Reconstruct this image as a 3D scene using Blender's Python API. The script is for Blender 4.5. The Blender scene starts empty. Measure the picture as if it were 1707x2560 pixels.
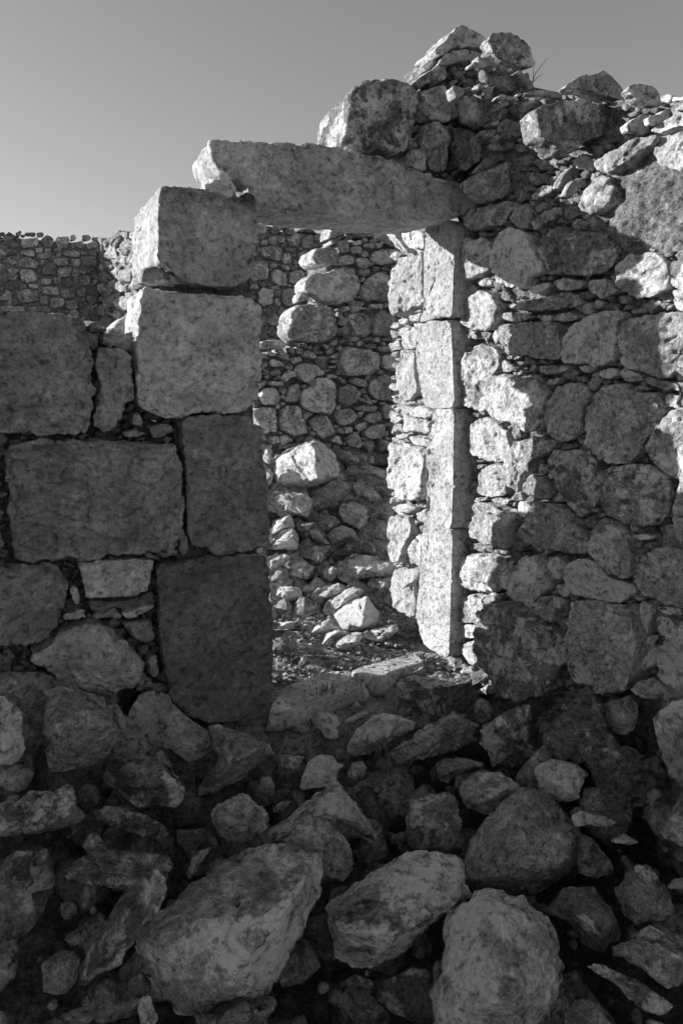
import bpy, bmesh, math, random
import numpy as np
from mathutils import Vector, Matrix

# ------------------------------------------------------------------ camera, sky, sun, exposure
scene = bpy.context.scene
F_PX, CX, CY = 1850.0, 853.5, 1280.0           # focal length and centre in photograph pixels (1707 x 2560)
PITCH = math.radians(10.0)
CAM = np.array([0.0, 0.0, 1.5])
cam_data = bpy.data.cameras.new("camera")
cam_data.sensor_fit = 'HORIZONTAL'
cam_data.sensor_width = 36.0
cam_data.lens = 36.0 * F_PX / 1707.0
cam_data.clip_start, cam_data.clip_end = 0.05, 2000.0
cam = bpy.data.objects.new("camera", cam_data)
scene.collection.objects.link(cam)
cam.location = CAM
cam.rotation_euler = (math.pi / 2 - PITCH, 0, 0)
scene.camera = cam

TH = math.radians(26.0)
EU = np.array([math.cos(TH), math.sin(TH), 0.0])      # along the doorway wall, to the right and away
EV = np.array([-math.sin(TH), math.cos(TH), 0.0])     # through the doorway
UP = np.array([0.0, 0.0, 1.0])
SUN_EL = math.radians(15.5)
_h = EU - 0.82 * EV
_h /= np.linalg.norm(_h)
SUN_TRAVEL = Vector((_h[0] * math.cos(SUN_EL), _h[1] * math.cos(SUN_EL), -math.sin(SUN_EL)))

world = bpy.data.worlds.new("World")
scene.world = world
world.use_nodes = True
wn, wl = world.node_tree.nodes, world.node_tree.links
wn.clear()
sky = wn.new('ShaderNodeTexSky')
sky.sky_type = 'NISHITA'
sky.sun_disc = False
sky.sun_elevation = SUN_EL
sky.sun_rotation = math.atan2(-_h[0], -_h[1])
sky.air_density, sky.dust_density, sky.ozone_density = 1.0, 0.05, 1.0
sepc = wn.new('ShaderNodeSeparateColor')
m1 = wn.new('ShaderNodeMath'); m1.operation = 'MULTIPLY'; m1.inputs[1].default_value = 0.22
m2 = wn.new('ShaderNodeMath'); m2.operation = 'MULTIPLY_ADD'; m2.inputs[1].default_value = 0.36
bg = wn.new('ShaderNodeBackground'); bg.inputs['Strength'].default_value = 0.051
wo = wn.new('ShaderNodeOutputWorld')
wl.new(sky.outputs[0], sepc.inputs[0])
wl.new(sepc.outputs[0], m1.inputs[0])
wl.new(sepc.outputs[1], m2.inputs[0]); wl.new(m1.outputs[0], m2.inputs[2])
m3 = wn.new('ShaderNodeMath'); m3.operation = 'MULTIPLY_ADD'; m3.inputs[1].default_value = 0.42
wl.new(sepc.outputs[2], m3.inputs[0]); wl.new(m2.outputs[0], m3.inputs[2])
wl.new(m3.outputs[0], bg.inputs['Color'])
wl.new(bg.outputs[0], wo.inputs['Surface'])

sun_data = bpy.data.lights.new("sun", 'SUN')
sun_data.energy = 3.5
sun_data.angle = math.radians(0.5)
sun_data.color = (1.0, 1.0, 1.0)                       # the photograph is black and white
sun = bpy.data.objects.new("sun", sun_data)
scene.collection.objects.link(sun)
sun.rotation_euler = SUN_TRAVEL.to_track_quat('-Z', 'Y').to_euler()

scene.view_settings.view_transform = 'Standard'
scene.view_settings.look = 'None'
scene.view_settings.exposure = 1.32
scene.view_settings.gamma = 1.0
scene.view_settings.use_curve_mapping = False
scene.cycles.max_bounces = 5
scene.cycles.diffuse_bounces = 3

# ------------------------------------------------------------------ numeric helpers
rng = np.random.default_rng(7)
_perm = rng.permutation(256).astype(np.int64)
_perm = np.concatenate([_perm, _perm, _perm])
_grad = rng.normal(size=(256, 3))
_grad /= np.linalg.norm(_grad, axis=1)[:, None]


def gnoise(p):
    i = np.floor(p).astype(np.int64)
    f = p - i
    i &= 255
    w = f * f * f * (f * (f * 6 - 15) + 10)
    out = np.zeros(len(p))
    for dx in (0, 1):
        a = _perm[i[:, 0] + dx]
        wx = w[:, 0] if dx else 1 - w[:, 0]
        for dy in (0, 1):
            b = _perm[a + i[:, 1] + dy]
            wy = w[:, 1] if dy else 1 - w[:, 1]
            for dz in (0, 1):
                g = _grad[_perm[b + i[:, 2] + dz] & 255]
                wz = w[:, 2] if dz else 1 - w[:, 2]
                d = (f[:, 0] - dx) * g[:, 0] + (f[:, 1] - dy) * g[:, 1] + (f[:, 2] - dz) * g[:, 2]
                out += wx * wy * wz * d
    return out * 1.6


def fbm(p, octv=4, gain=0.5, ridged=False):
    out, a, tot = np.zeros(len(p)), 1.0, 0.0
    q = p.copy()
    for _ in range(octv):
        v = gnoise(q)
        if ridged:
            v = 1.0 - 2.0 * np.abs(v)
        out += a * v
        tot += a
        a *= gain
        q = q * 2.03 + 17.3
    return out / tot


TILE = {'A': (0, 400, 2.24), 'B': (0, 1000, 2.24), 'C': (0, 1600, 2.24), 'D': (1107, 150, 2.6133),
        'E': (1107, 700, 2.6133), 'F': (1107, 1250, 2.6133), 'G': (600, 540, 2.6133), 'H': (600, 1100, 2.6133),
        'I': (500, 1650, 2.4123), 'J': (1057, 1650, 2.4123), 'K': (0, 2000, 2.24), 'L': (650, 2000, 2.851),
        'M': (1147, 2000, 2.8), 'N': (600, 50, 2.0907), 'S': (0, 0, 1.0)}


def P(spec):
    """'A 1,2 3,4 B 5,6' -> outline in photograph pixels."""
    out, t = [], None
    for tok in spec.split():
        if tok in TILE:
            t = TILE[tok]
        else:
            x, y = tok.split(',')
            out.append((t[0] + float(x) / t[2], t[1] + float(y) / t[2]))
    return np.array(out)


_fw = np.array([0, math.cos(PITCH), -math.sin(PITCH)])
_up = np.array([0, math.sin(PITCH), math.cos(PITCH)])
_rt = np.array([1.0, 0, 0])


def ray(px):
    px = np.atleast_2d(px)
    return (_fw + ((px[:, 0] - CX) / F_PX)[:, None] * _rt + ((CY - px[:, 1]) / F_PX)[:, None] * _up)


class Frame:
    """A plane with axes a (right), b (up), n (towards the viewer)."""
    def __init__(self, o, a, b, n):
        self.o, self.a, self.b, self.n = map(np.asarray, (o, a, b, n))

    def off(self, d):
        return Frame(self.o + self.n * d, self.a, self.b, self.n)

    def hit(self, px):
        r = ray(px)
        t = ((self.o - CAM) @ self.n) / (r @ self.n)
        return CAM + r * t[:, None]

    def to2d(self, px):
        q = self.hit(px) - self.o
        return np.stack([q @ self.a, q @ self.b], 1)

    def depth(self, px):
        r = ray(px)
        return ((self.o - CAM) @ self.n) / (r @ self.n)


PL = np.array([-0.30, 2.90, 0.0])
W_DOOR = 0.933
PC = PL + EU * W_DOOR
FL = Frame(PL, EU, UP, -EV)                    # front face of the doorway wall
FR = Frame(PC, -EV, UP, -EU)                   # wall on the right, square to it, coming towards us
FJ = FR.off(0.055)                             # the dressed jamb stands a little proud of it
FM = Frame(PL + EV * 2.3, EU, UP, -EV)         # wall inside the room
FF3 = Frame(PL + EV * 5.4, EU, UP, -EV)        # far wall seen through the doorway
_c1 = CAM + ray((252, 800))[0] * 9.0
FF1 = Frame(np.array([_c1[0], _c1[1], 0]), EU, UP, -EV)
FF2 = Frame(np.array([_c1[0], _c1[1], 0]), -EV, UP, -EU)


def uv_of(x, y):
    dx, dy = x - PL[0], y - PL[1]
    return dx * EU[0] + dy * EU[1], dx * EV[0] + dy * EV[1]


def smooth(a, b, x):
    t = np.clip((x - a) / (b - a), 0, 1)
    return t * t * (3 - 2 * t)


def surf_z(x, y):
    """Top of the rubble, the threshold and the heap inside the room."""
    u, v = uv_of(x, y)
    front = 0.12 + 0.09 * np.clip(v, -3, 0)
    front = front + smooth(0.30, 0.95, u) * 0.34 * np.clip(-v - 0.05, 0, 1.3)     # heaped against the right wall
    front = front + 0.40 * smooth(0.25, 1.0, -u) * (1 - smooth(0.0, 1.2, -v))          # and against the left one
    inside = 0.14 + 0.06 * smooth(0.1, 1.0, v) + 0.84 * smooth(0.95, 2.35, v) * smooth(-0.35, 0.75, u)
    return np.where(v < 0, front, inside)


def land(px):
    """Where the sight line through a photograph pixel meets that surface."""
    r = ray(px)[0]
    t = 0.8
    while t < 30:
        p = CAM + r * t
        if p[2] <= surf_z(p[0], p[1]):
            break
        t += 0.01
    return p


# ------------------------------------------------------------------ materials (procedural, grey)
def make_stone(name, lo, hi, mottle=1.0, fine=1.0, bump=1.0, pit=0.5, crack=0.65, gain=1.3):
    m = bpy.data.materials.new(name)
    m.use_nodes = True
    nt = m.node_tree
    N, L = nt.nodes, nt.links
    N.clear()
    out = N.new('ShaderNodeOutputMaterial')
    b = N.new('ShaderNodeBsdfPrincipled')
    b.inputs['Roughness'].default_value = 0.88
    b.inputs['Specular IOR Level'].default_value = 0.25
    L.new(b.outputs[0], out.inputs[0])
    tc = N.new('ShaderNodeTexCoord')
    oi = N.new('ShaderNodeObjectInfo')
    cx = N.new('ShaderNodeVectorMath'); cx.operation = 'MULTIPLY_ADD'
    comb = N.new('ShaderNodeCombineXYZ')
    for i in range(3):
        L.new(oi.outputs['Random'], comb.inputs[i])
    cx.inputs[1].default_value = (37.0, 91.0, 53.0)
    L.new(comb.outputs[0], cx.inputs[0]); L.new(tc.outputs['Object'], cx.inputs[2])
    sc = N.new('ShaderNodeVectorMath'); sc.operation = 'SCALE'
    sm = N.new('ShaderNodeMath'); sm.operation = 'MULTIPLY_ADD'
    fr_ = N.new('ShaderNodeMath'); fr_.operation = 'FRACT'
    f7 = N.new('ShaderNodeMath'); f7.operation = 'MULTIPLY'; f7.inputs[1].default_value = 7.31
    L.new(oi.outputs['Random'], f7.inputs[0]); L.new(f7.outputs[0], fr_.inputs[0]); L.new(fr_.outputs[0], sm.inputs[0])
    sm.inputs[1].default_value, sm.inputs[2].default_value = 0.75, 0.65
    L.new(cx.outputs[0], sc.inputs[0]); L.new(sm.outputs[0], sc.inputs['Scale'])
    vec = sc.outputs[0]

    def noise(scale, det, rough, dist=0.0):
        n = N.new('ShaderNodeTexNoise')
        n.inputs['Scale'].default_value = scale
        n.inputs['Detail'].default_value = det
        n.inputs['Roughness'].default_value = rough
        n.inputs['Distortion'].default_value = dist
        L.new(vec, n.inputs['Vector'])
        return n.outputs[0]

    def rmp(s, a, bb, lo_, hi_):
        n = N.new('ShaderNodeMapRange')
        n.inputs[1].default_value, n.inputs[2].default_value = a, bb
        n.inputs[3].default_value, n.inputs[4].default_value = lo_, hi_
        L.new(s, n.inputs[0])
        return n.outputs[0]

    def math_(op, a, c):
        n = N.new('ShaderNodeMath'); n.operation = op
        for k, s in enumerate((a, c)):
            if isinstance(s, (int, float)):
                n.inputs[k].default_value = s
            else:
                L.new(s, n.inputs[k])
        return n.outputs[0]

    rnd = oi.outputs['Random']
    big = noise(7.0, 3, 0.6)
    lic = noise(8.5, 9, 0.64, 0.5)
    pal = N.new('ShaderNodeTexNoise')
    pal.inputs['Scale'].default_value = 12.0; pal.inputs['Detail'].default_value = 9; pal.inputs['Roughness'].default_value = 0.62
    sh = N.new('ShaderNodeVectorMath'); sh.operation = 'ADD'; sh.inputs[1].default_value = (13.7, 5.1, 8.8)
    L.new(vec, sh.inputs[0]); L.new(sh.outputs[0], pal.inputs['Vector'])
    mid = noise(42, 6, 0.75)
    fin = noise(120, 4, 0.8)
    # dark crust of lichen with hard ragged edges, its share different on every stone
    thr = math_('ADD', math_('MULTIPLY', rnd, 0.16), 0.415)
    dk = math_('SUBTRACT', 1.0, math_('MULTIPLY', rmp(math_('SUBTRACT', lic, thr), 0.0, 0.035, 1.0, 0.0), 0.42 * mottle))
    pl = math_('ADD', 1.0, math_('MULTIPLY', rmp(pal.outputs[0], 0.56, 0.60, 0.0, 1.0), 0.42 * mottle))
    c = math_('MULTIPLY', dk, pl)
    c = math_('MULTIPLY', c, rmp(big, 0.35, 0.65, 0.80, 1.20))
    c = math_('MULTIPLY', c, rmp(mid, 0.38, 0.62, 1 - 0.34 * fine, 1 + 0.34 * fine))
    c = math_('MULTIPLY', c, rmp(fin, 0.36, 0.64, 1 - 0.30 * fine, 1 + 0.30 * fine))
    c = math_('MULTIPLY', c, rmp(mid, 0.36, 0.41, 1 - 0.45 * pit, 1.0))
    dv = N.new('ShaderNodeVectorMath'); dv.operation = 'MULTIPLY_ADD'
    dn = N.new('ShaderNodeTexNoise'); dn.inputs['Scale'].default_value = 9; dn.inputs['Detail'].default_value = 5
    L.new(vec, dn.inputs['Vector'])
    L.new(dn.outputs['Color'], dv.inputs[0]); dv.inputs[1].default_value = (0.22, 0.22, 0.22); L.new(vec, dv.inputs[2])
    ve = N.new('ShaderNodeTexVoronoi'); ve.feature = 'DISTANCE_TO_EDGE'; ve.inputs['Scale'].default_value = 5.5
    L.new(dv.outputs[0], ve.inputs['Vector'])
    msk = rmp(noise(4.0, 3, 0.5), 0.5, 0.62, 0.0, crack)
    crk = math_('SUBTRACT', 1.0, math_('MULTIPLY', rmp(ve.outputs['Distance'], 0.0, 0.022, 1.0, 0.0), msk))
    c = math_('MULTIPLY', c, crk)
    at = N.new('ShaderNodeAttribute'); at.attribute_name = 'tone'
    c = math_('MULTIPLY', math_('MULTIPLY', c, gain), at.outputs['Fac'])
    c = math_('MINIMUM', math_('MAXIMUM', c, lo), hi)
    L.new(c, b.inputs['Base Color'])
    hgt = math_('ADD', math_('MULTIPLY', mid, 1.0), math_('MULTIPLY', fin, 0.35))
    hgt = math_('ADD', hgt, math_('MULTIPLY', rmp(mid, 0.36, 0.42, 0.0, 1.0), 0.18 * pit))
    hgt = math_('ADD', hgt, math_('MULTIPLY', crk, 0.35))
    bp = N.new('ShaderNodeBump')
    bp.inputs['Strength'].default_value = 0.85
    bp.inputs['Distance'].default_value = 0.035 * bump
    L.new(hgt, bp.inputs['Height'])
    L.new(bp.outputs[0], b.inputs['Normal'])
    return m


M_ASHLAR = make_stone("weathered_ashlar", 0.04, 0.9, 0.5, 0.72, 0.7, 0.8, 0.3)
M_STONE = make_stone("rough_limestone", 0.03, 0.9, 0.95, 1.1, 1.1, 0.7)
M_PALE = make_stone("pale_dressed_limestone", 0.12, 0.85, 0.2, 0.8, 1.0, 0.9, 0.15, 1.12)
M_LICHEN = make_stone("lichened_limestone", 0.02, 0.9, 1.45, 1.3, 1.2, 0.8)
M_EARTH = make_stone("earth_mortar", 0.03, 0.6, 0.7, 1.4, 0.9, 0.9, 0.0)
M_SOIL = make_stone("soil", 0.02, 0.5, 0.9, 1.4, 1.2, 0.6, 0.0, 1.2)


def plain(name, v, rough=0.8):
    m = bpy.data.materials.new(name)
    m.use_nodes = True
    b = m.node_tree.nodes['Principled BSDF']
    n = m.node_tree.nodes.new('ShaderNodeTexNoise')
    n.inputs['Scale'].default_value = 40
    r = m.node_tree.nodes.new('ShaderNodeMapRange')
    r.inputs[1].default_value, r.inputs[2].default_value = 0.3, 0.7
    r.inputs[3].default_value, r.inputs[4].default_value = v * 0.6, v * 1.4
    m.node_tree.links.new(n.outputs[0], r.inputs[0])
    m.node_tree.links.new(r.outputs[0], b.inputs['Base Color'])
    b.inputs['Roughness'].default_value = rough
    return m


M_GRASS = plain("dry_grass", 0.10)
M_LEAF = plain("low_leaves", 0.09)

# ------------------------------------------------------------------ object helpers
COL = scene.collection


def new_obj(name, me, parent=None, label=None, cat=None, group=None, kind=None):
    o = bpy.data.objects.new(name, me)
    COL.objects.link(o)
    if parent is not None:
        o.parent = parent
    if label: o['label'] = label
    if cat: o['category'] = cat
    if group: o['group'] = group
    if kind: o['kind'] = kind
    return o


def thing(name, loc, label, cat, group=None):
    o = new_obj(name, None, None, label, cat, group, 'thing')
    o.location = loc
    o.empty_display_size = 0.1
    return o


def build_mesh(name, V, quads, tris, mat, tone, smooth_=True):
    me = bpy.data.meshes.new(name)
    nq, ntr = len(quads), len(tris)
    me.vertices.add(len(V))
    me.vertices.foreach_set('co', np.asarray(V, dtype=np.float32).ravel())
    nl = nq * 4 + ntr * 3
    me.loops.add(nl)
    li = np.concatenate([np.asarray(quads, dtype=np.int32).ravel(), np.asarray(tris, dtype=np.int32).ravel()])
    me.loops.foreach_set('vertex_index', li.astype(np.int32))
    me.polygons.add(nq + ntr)
    st = np.concatenate([np.arange(nq) * 4, nq * 4 + np.arange(ntr) * 3]).astype(np.int32)
    me.polygons.foreach_set('loop_start', st)
    me.update(calc_edges=True)
    me.polygons.foreach_set('use_smooth', np.full(nq + ntr, smooth_))
    at = me.attributes.new('tone', 'FLOAT', 'POINT')
    at.data.foreach_set('value', np.broadcast_to(np.asarray(tone, dtype=np.float32), (len(V),)).copy())
    me.materials.append(mat)
    me.validate()
    return me


def vnormals(V, quads, tris):
    n = np.zeros_like(V)
    if len(quads):
        q = np.asarray(quads)
        fn = np.cross(V[q[:, 2]] - V[q[:, 0]], V[q[:, 3]] - V[q[:, 1]])
        for k in range(4):
            np.add.at(n, q[:, k], fn)
    if len(tris):
        t = np.asarray(tris)
        fn = np.cross(V[t[:, 1]] - V[t[:, 0]], V[t[:, 2]] - V[t[:, 0]])
        for k in range(3):
            np.add.at(n, t[:, k], fn)
    return n / (np.linalg.norm(n, axis=1)[:, None] + 1e-12)


def area_centroid(p):
    x, y = p[:, 0], p[:, 1]
    x1, y1 = np.roll(x, -1), np.roll(y, -1)
    c = x * y1 - x1 * y
    A = c.sum() / 2
    if abs(A) < 1e-12:
        return p.mean(0), 0.0
    return np.array([((x + x1) * c).sum(), ((y + y1) * c).sum()]) / (6 * A), A


def resample(p, n):
    q = np.vstack([p, p[:1]])
    d = np.r_[0, np.cumsum(np.linalg.norm(np.diff(q, axis=0), axis=1))]
    t = np.linspace(0, d[-1], n, endpoint=False)
    return np.stack([np.interp(t, d, q[:, 0]), np.interp(t, d, q[:, 1])], 1)


def chaikin(p, r=0.22):
    q = np.roll(p, -1, 0)
    out = np.empty((len(p) * 2, 2))
    out[0::2] = p * (1 - r) + q * r
    out[1::2] = p * r + q * (1 - r)
    return out


def hull_planes(pts):
    bm = bmesh.new()
    vs = [bm.verts.new(tuple(p)) for p in pts]
    bmesh.ops.convex_hull(bm, input=vs)
    bm.normal_update()
    out = []
    for f in bm.faces:
        n = f.normal
        if n.z > 0.03:
            c = f.verts[0].co
            out.append((-n.x / n.z, -n.y / n.z, c.z + (n.x * c.x + n.y * c.y) / n.z))
    bm.free()
    return np.array(out)


_seed = [0]


def stone_geo(out2d, H, T, spacing, q=5.0, facets=4, slope=0.7, rough=1.0, back=0.12, roundback=False,
              ridge=None, smooth_it=1, tone=0.35, dark_amp=0.0, aniso=None, patch=None, fine=1.0, chis=(9, 0.0, 0.05), tilt=0.42, grow=1.03, lean=None, hull=False):
    """A stone from its outline (metres, in its own plane): faceted front, rough sides, closed back."""
    _seed[0] += 1
    R_ = np.random.default_rng(_seed[0])
    p = np.asarray(out2d, float)
    c, A = area_centroid(p)
    if A < 0:
        p = p[::-1]; A = -A
    size = math.sqrt(max(A, 1e-6))
    p = (p - c) * grow
    for _ in range(smooth_it):
        p = chaikin(p, 0.15)
    per = np.linalg.norm(p - np.roll(p, -1, 0), axis=1).sum()
    n = int(np.clip(per / spacing, 14, 260))
    o = resample(p, n)
    rn = np.column_stack([o, np.zeros(n)]) + _seed[0] * 3.7
    o = o * (1 + 0.035 * rough * fbm(rn / (0.25 * size), 3, 0.6))[:, None]
    rad = np.linalg.norm(o, axis=1)
    K = int(np.clip(rad.mean() / spacing * 1.05, 3, 60))
    s = 1 - (1 - np.arange(1, K + 1) / K) ** 1.45
    off = R_.uniform(-50, 50, 3)
    # front
    front = [np.zeros((1, 2))] + [o * sk for sk in s]
    XY = np.vstack(front)
    S = np.concatenate([[0.0]] + [np.full(n, sk) for sk in s])
    if ridge is None and hull:
        k = int(R_.integers(2, 5))
        a0 = R_.uniform(0, 2 * math.pi)
        ridge = []
        for i in range(k):
            j = int(((a0 + i * 2 * math.pi / k + R_.uniform(-.5, .5)) % (2 * math.pi)) / (2 * math.pi) * n) % n
            w = R_.uniform(.12, .68)
            ridge.append((o[j][0] * w + c[0], o[j][1] * w + c[1], H * R_.uniform(.6, 1.3)))
    if ridge is not None:
        rp = np.asarray(ridge, float)
        pts = [(x, y, 0.0) for x, y in o[::max(1, n // 40)]] + [(a - c[0], b_ - c[1], h) for a, b_, h in rp]
        pl = hull_planes(pts)
        hh = np.min(XY @ pl[:, :2].T + pl[:, 2], axis=1)
        Hm = max(hh.max(), 1e-4)
        edge = np.maximum(1 - S ** 20, 0) ** 0.5
        z = np.clip(hh, 0, None) * edge + 0.006 * size * edge
    else:
        k = max(facets, 1)
        ang = R_.uniform(0, 2 * math.pi) + np.arange(k) * 2 * math.pi / k + R_.uniform(-0.5, 0.5, k)
        g = np.stack([np.cos(ang), np.sin(ang)], 1) * R_.uniform(0.25, 1.0, k)[:, None] * slope
        o_ = R_.uniform(0.80, 1.15, k)
        hh = o_ - (XY / (size * 0.56)) @ g.T
        hh = np.concatenate([hh, np.full((len(XY), 1), 1.02)], 1)
        kk = 34.0
        hf = -np.log(np.exp(-kk * hh).sum(1)) / kk
        hf = np.clip(hf, 0.12, 1.2)
        z = H * hf * np.maximum(1 - S ** q, 0) ** 0.48
    if lean is not None:
        z = z + (lean[0] * XY[:, 0] + lean[1] * XY[:, 1]) * np.maximum(1 - S ** 9, 0)
    V = [np.column_stack([XY, z])]
    # sides
    J = int(np.clip(T / (spacing * 3.2), 2, 16))
    for j in range(1, J + 1):
        t = j / J
        if roundback:
            sc = max(1 - t ** 2.2, 0.0) ** 0.5 * 0.97 + 0.03
        else:
            sc = 1 - back * t
        V.append(np.column_stack([o * sc, np.full(n, -T * t)]))
    V.append(np.array([[0, 0, -T * 1.01]]))
    V = np.vstack(V)
    rings = K + J
    idx = 1 + np.arange(rings * n).reshape(rings, n)
    a_, b_ = idx[:-1], idx[1:]
    quads = np.stack([a_, b_, np.roll(b_, -1, 1), np.roll(a_, -1, 1)], -1).reshape(-1, 4)
    i0 = idx[0]
    tris = np.stack([np.zeros(n, int), i0, np.roll(i0, -1)], 1)
    il = idx[-1]
    tris = np.vstack([tris, np.stack([np.full(n, len(V) - 1), np.roll(il, -1), il], 1)])
    # flat fracture faces knocked off the body
    nn = vnormals(V, quads, tris)
    cand = np.nonzero(V[:, 2] > -0.3 * T)[0]
    wgt = np.full(len(V), 0.3)
    wgt[:len(S)] = 1 - 0.7 * S ** 4
    z0 = V[:len(S), 2].copy()
    for _ in range(chis[0]):
        i = R_.choice(cand)
        nv = nn[i] + R_.normal(0, tilt, 3)
        nv /= np.linalg.norm(nv)
        dd = (V - V[i]) @ nv + size * R_.uniform(chis[1], chis[2])
        V = V - (np.clip(dd, 0, 0.06 * size) * wgt)[:, None] * nv
    lost = float(np.mean(z0 - V[:len(S), 2]))
    V[:, 2] += lost
    # relief: coarse chips, medium crags, fine pitting
    nn = vnormals(V, quads, tris)
    q3 = V + off
    if aniso is not None:
        ax = np.asarray(aniso[0], float); ax /= np.linalg.norm(ax)
        q3 = q3 + (V @ ax)[:, None] * ax * aniso[1]
    d = 0.026 * size * fbm(q3 / (0.5 * size), 3)
    d += 0.020 * size * (np.abs(gnoise(q3 / (0.17 * size) + 5.1)) - 0.3) * 1.3
    d += 0.0105 * fbm(q3 / 0.05 + 9.0, 4, 0.66) * fine
    cr = fbm(q3 / (0.42 * size) + 31.0, 2, 0.5)
    d -= 0.020 * size * np.exp(-(cr / 0.035) ** 2)
    d -= 0.035 * np.clip(gnoise(q3 / 0.024 + 21.0) - 0.42, 0, 1) / max(rough, .3)
    ew = np.zeros(len(V)); ew[:len(S)] = np.clip((S - 0.6) / 0.4, 0, 1) ** 2; ew[len(S):len(S) + 2 * n] = 0.8
    d -= ew * np.clip(fbm(q3 / 0.075 + 63.0, 3, 0.55) - 0.02, 0, 1) * min(0.055, 0.16 * size)
    V = V + nn * (np.clip(d, -0.12 * size, 0.12 * size) * rough)[:, None]
    tn = np.full(len(V), float(tone))
    if dark_amp:
        tn *= 1 + dark_amp * fbm(q3 / 0.16 + 77, 3)
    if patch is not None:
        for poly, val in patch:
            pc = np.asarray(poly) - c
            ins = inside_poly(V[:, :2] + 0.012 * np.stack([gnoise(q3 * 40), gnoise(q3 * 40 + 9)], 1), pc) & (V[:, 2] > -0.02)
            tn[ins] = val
    return V, quads, tris, tn, c, size


def inside_poly(pt, poly):
    x, y = pt[:, 0], pt[:, 1]
    ins = np.zeros(len(pt), bool)
    n = len(poly)
    for i in range(n):
        x0, y0 = poly[i]; x1, y1 = poly[(i + 1) % n]
        if y0 == y1:
            continue
        cnd = ((y0 > y) != (y1 > y)) & (x < (x1 - x0) * (y - y0) / (y1 - y0) + x0)
        ins ^= cnd
    return ins


def mat_of(fr, c2):
    o = fr.o + fr.a * c2[0] + fr.b * c2[1]
    M = Matrix.Identity(4)
    for i, ax in enumerate((fr.a, fr.b, fr.n)):
        for k in range(3):
            M[k][i] = ax[k]
    for k in range(3):
        M[k][3] = o[k]
    return M


SPACE_PX = 3.9                                   # mesh spacing in photograph pixels


def wall_stone(name, px, fr, parent, H=0.05, T=0.25, mat=None, tone=0.35, lift=0.0, shrink=1.0, **kw):
    f = fr.off(lift)
    p2 = f.to2d(px)
    if shrink != 1.0:
        p2 = (p2 - p2.mean(0)) * shrink + p2.mean(0)
    dep = float(np.mean(f.depth(px)))
    sp = SPACE_PX * dep / F_PX
    if 'ridge' in kw and kw['ridge'] is not None:
        rr = np.array(kw['ridge'], float)
        r2 = f.to2d(rr[:, :2])
        kw['ridge'] = np.column_stack([r2, rr[:, 2]])
    V, qd, tr, tn, c, size = stone_geo(p2, H, T, sp, tone=tone, **kw)
    me = build_mesh(name, V, qd, tr, mat or M_STONE, tn)
    o = new_obj(name, me, None)
    M = mat_of(f, c)
    if parent is not None:
        o.parent = parent
        o.matrix_basis = Matrix.Translation(parent.location).inverted() @ M
    else:
        o.matrix_basis = M
    return o


def stones(specs, fr, parent, hk=0.16, T=0.25, name='stone', mat=None, tone=0.35, var=0.22, q=6.0, gain=1.0, **kw):
    """Several stones of one wall; returns their outlines in photograph pixels."""
    polys = []
    R_ = random.Random(len(specs) * 13 + int(tone * 100))
    for sp in specs:
        k2 = dict(kw); t = tone * R_.uniform(1 - var, 1 + var); h = hk; qq = q; TT = T; mm = mat; f = fr; lift = kw.get('lift', 0.0)
        if isinstance(sp, tuple):
            sp, ov = sp
            ov = dict(ov)
            t = ov.pop('tone', t)
            if t >= .42 and gain > 1.2:
                t = t * (.8 if isinstance(sp, str) and P(sp)[:, 1].mean() < 760 else 1.12) / gain
            h = ov.pop('hk', h); qq = ov.pop('q', qq); TT = ov.pop('T', TT); mm = ov.pop('mat', mm)
            f = ov.pop('fr', f)
            face = ov.pop('face', False)
            k2.update(ov)
        else:
            face = False
        px = P(sp) if isinstance(sp, str) else sp
        polys.append(px)
        if face:                                   # set with its face square to the doorway wall, end-on to this one
            hit = f.hit(px.mean(0)[None])[0]
            f = Frame(hit, EU, UP, -EV)
        p2 = f.to2d(px)
        size = math.sqrt(abs(area_centroid(p2)[1]))
        TT = min(TT, 0.55 * size) if face else min(TT, 1.4 * size + 0.04)
        wall_stone(name, px, f, parent, H=h * size, T=TT, mat=mm, tone=t * gain, q=qq, **k2)
    return polys


def seg_dist(pt, poly):
    d = np.full(len(pt), 1e9)
    n = len(poly)
    for i in range(n):
        a, b = poly[i], poly[(i + 1) % n]
        ab = b - a
        t = np.clip(((pt - a) @ ab) / (ab @ ab + 1e-9), 0, 1)
        d = np.minimum(d, np.linalg.norm(pt - (a + t[:, None] * ab), axis=1))
    return d


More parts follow.
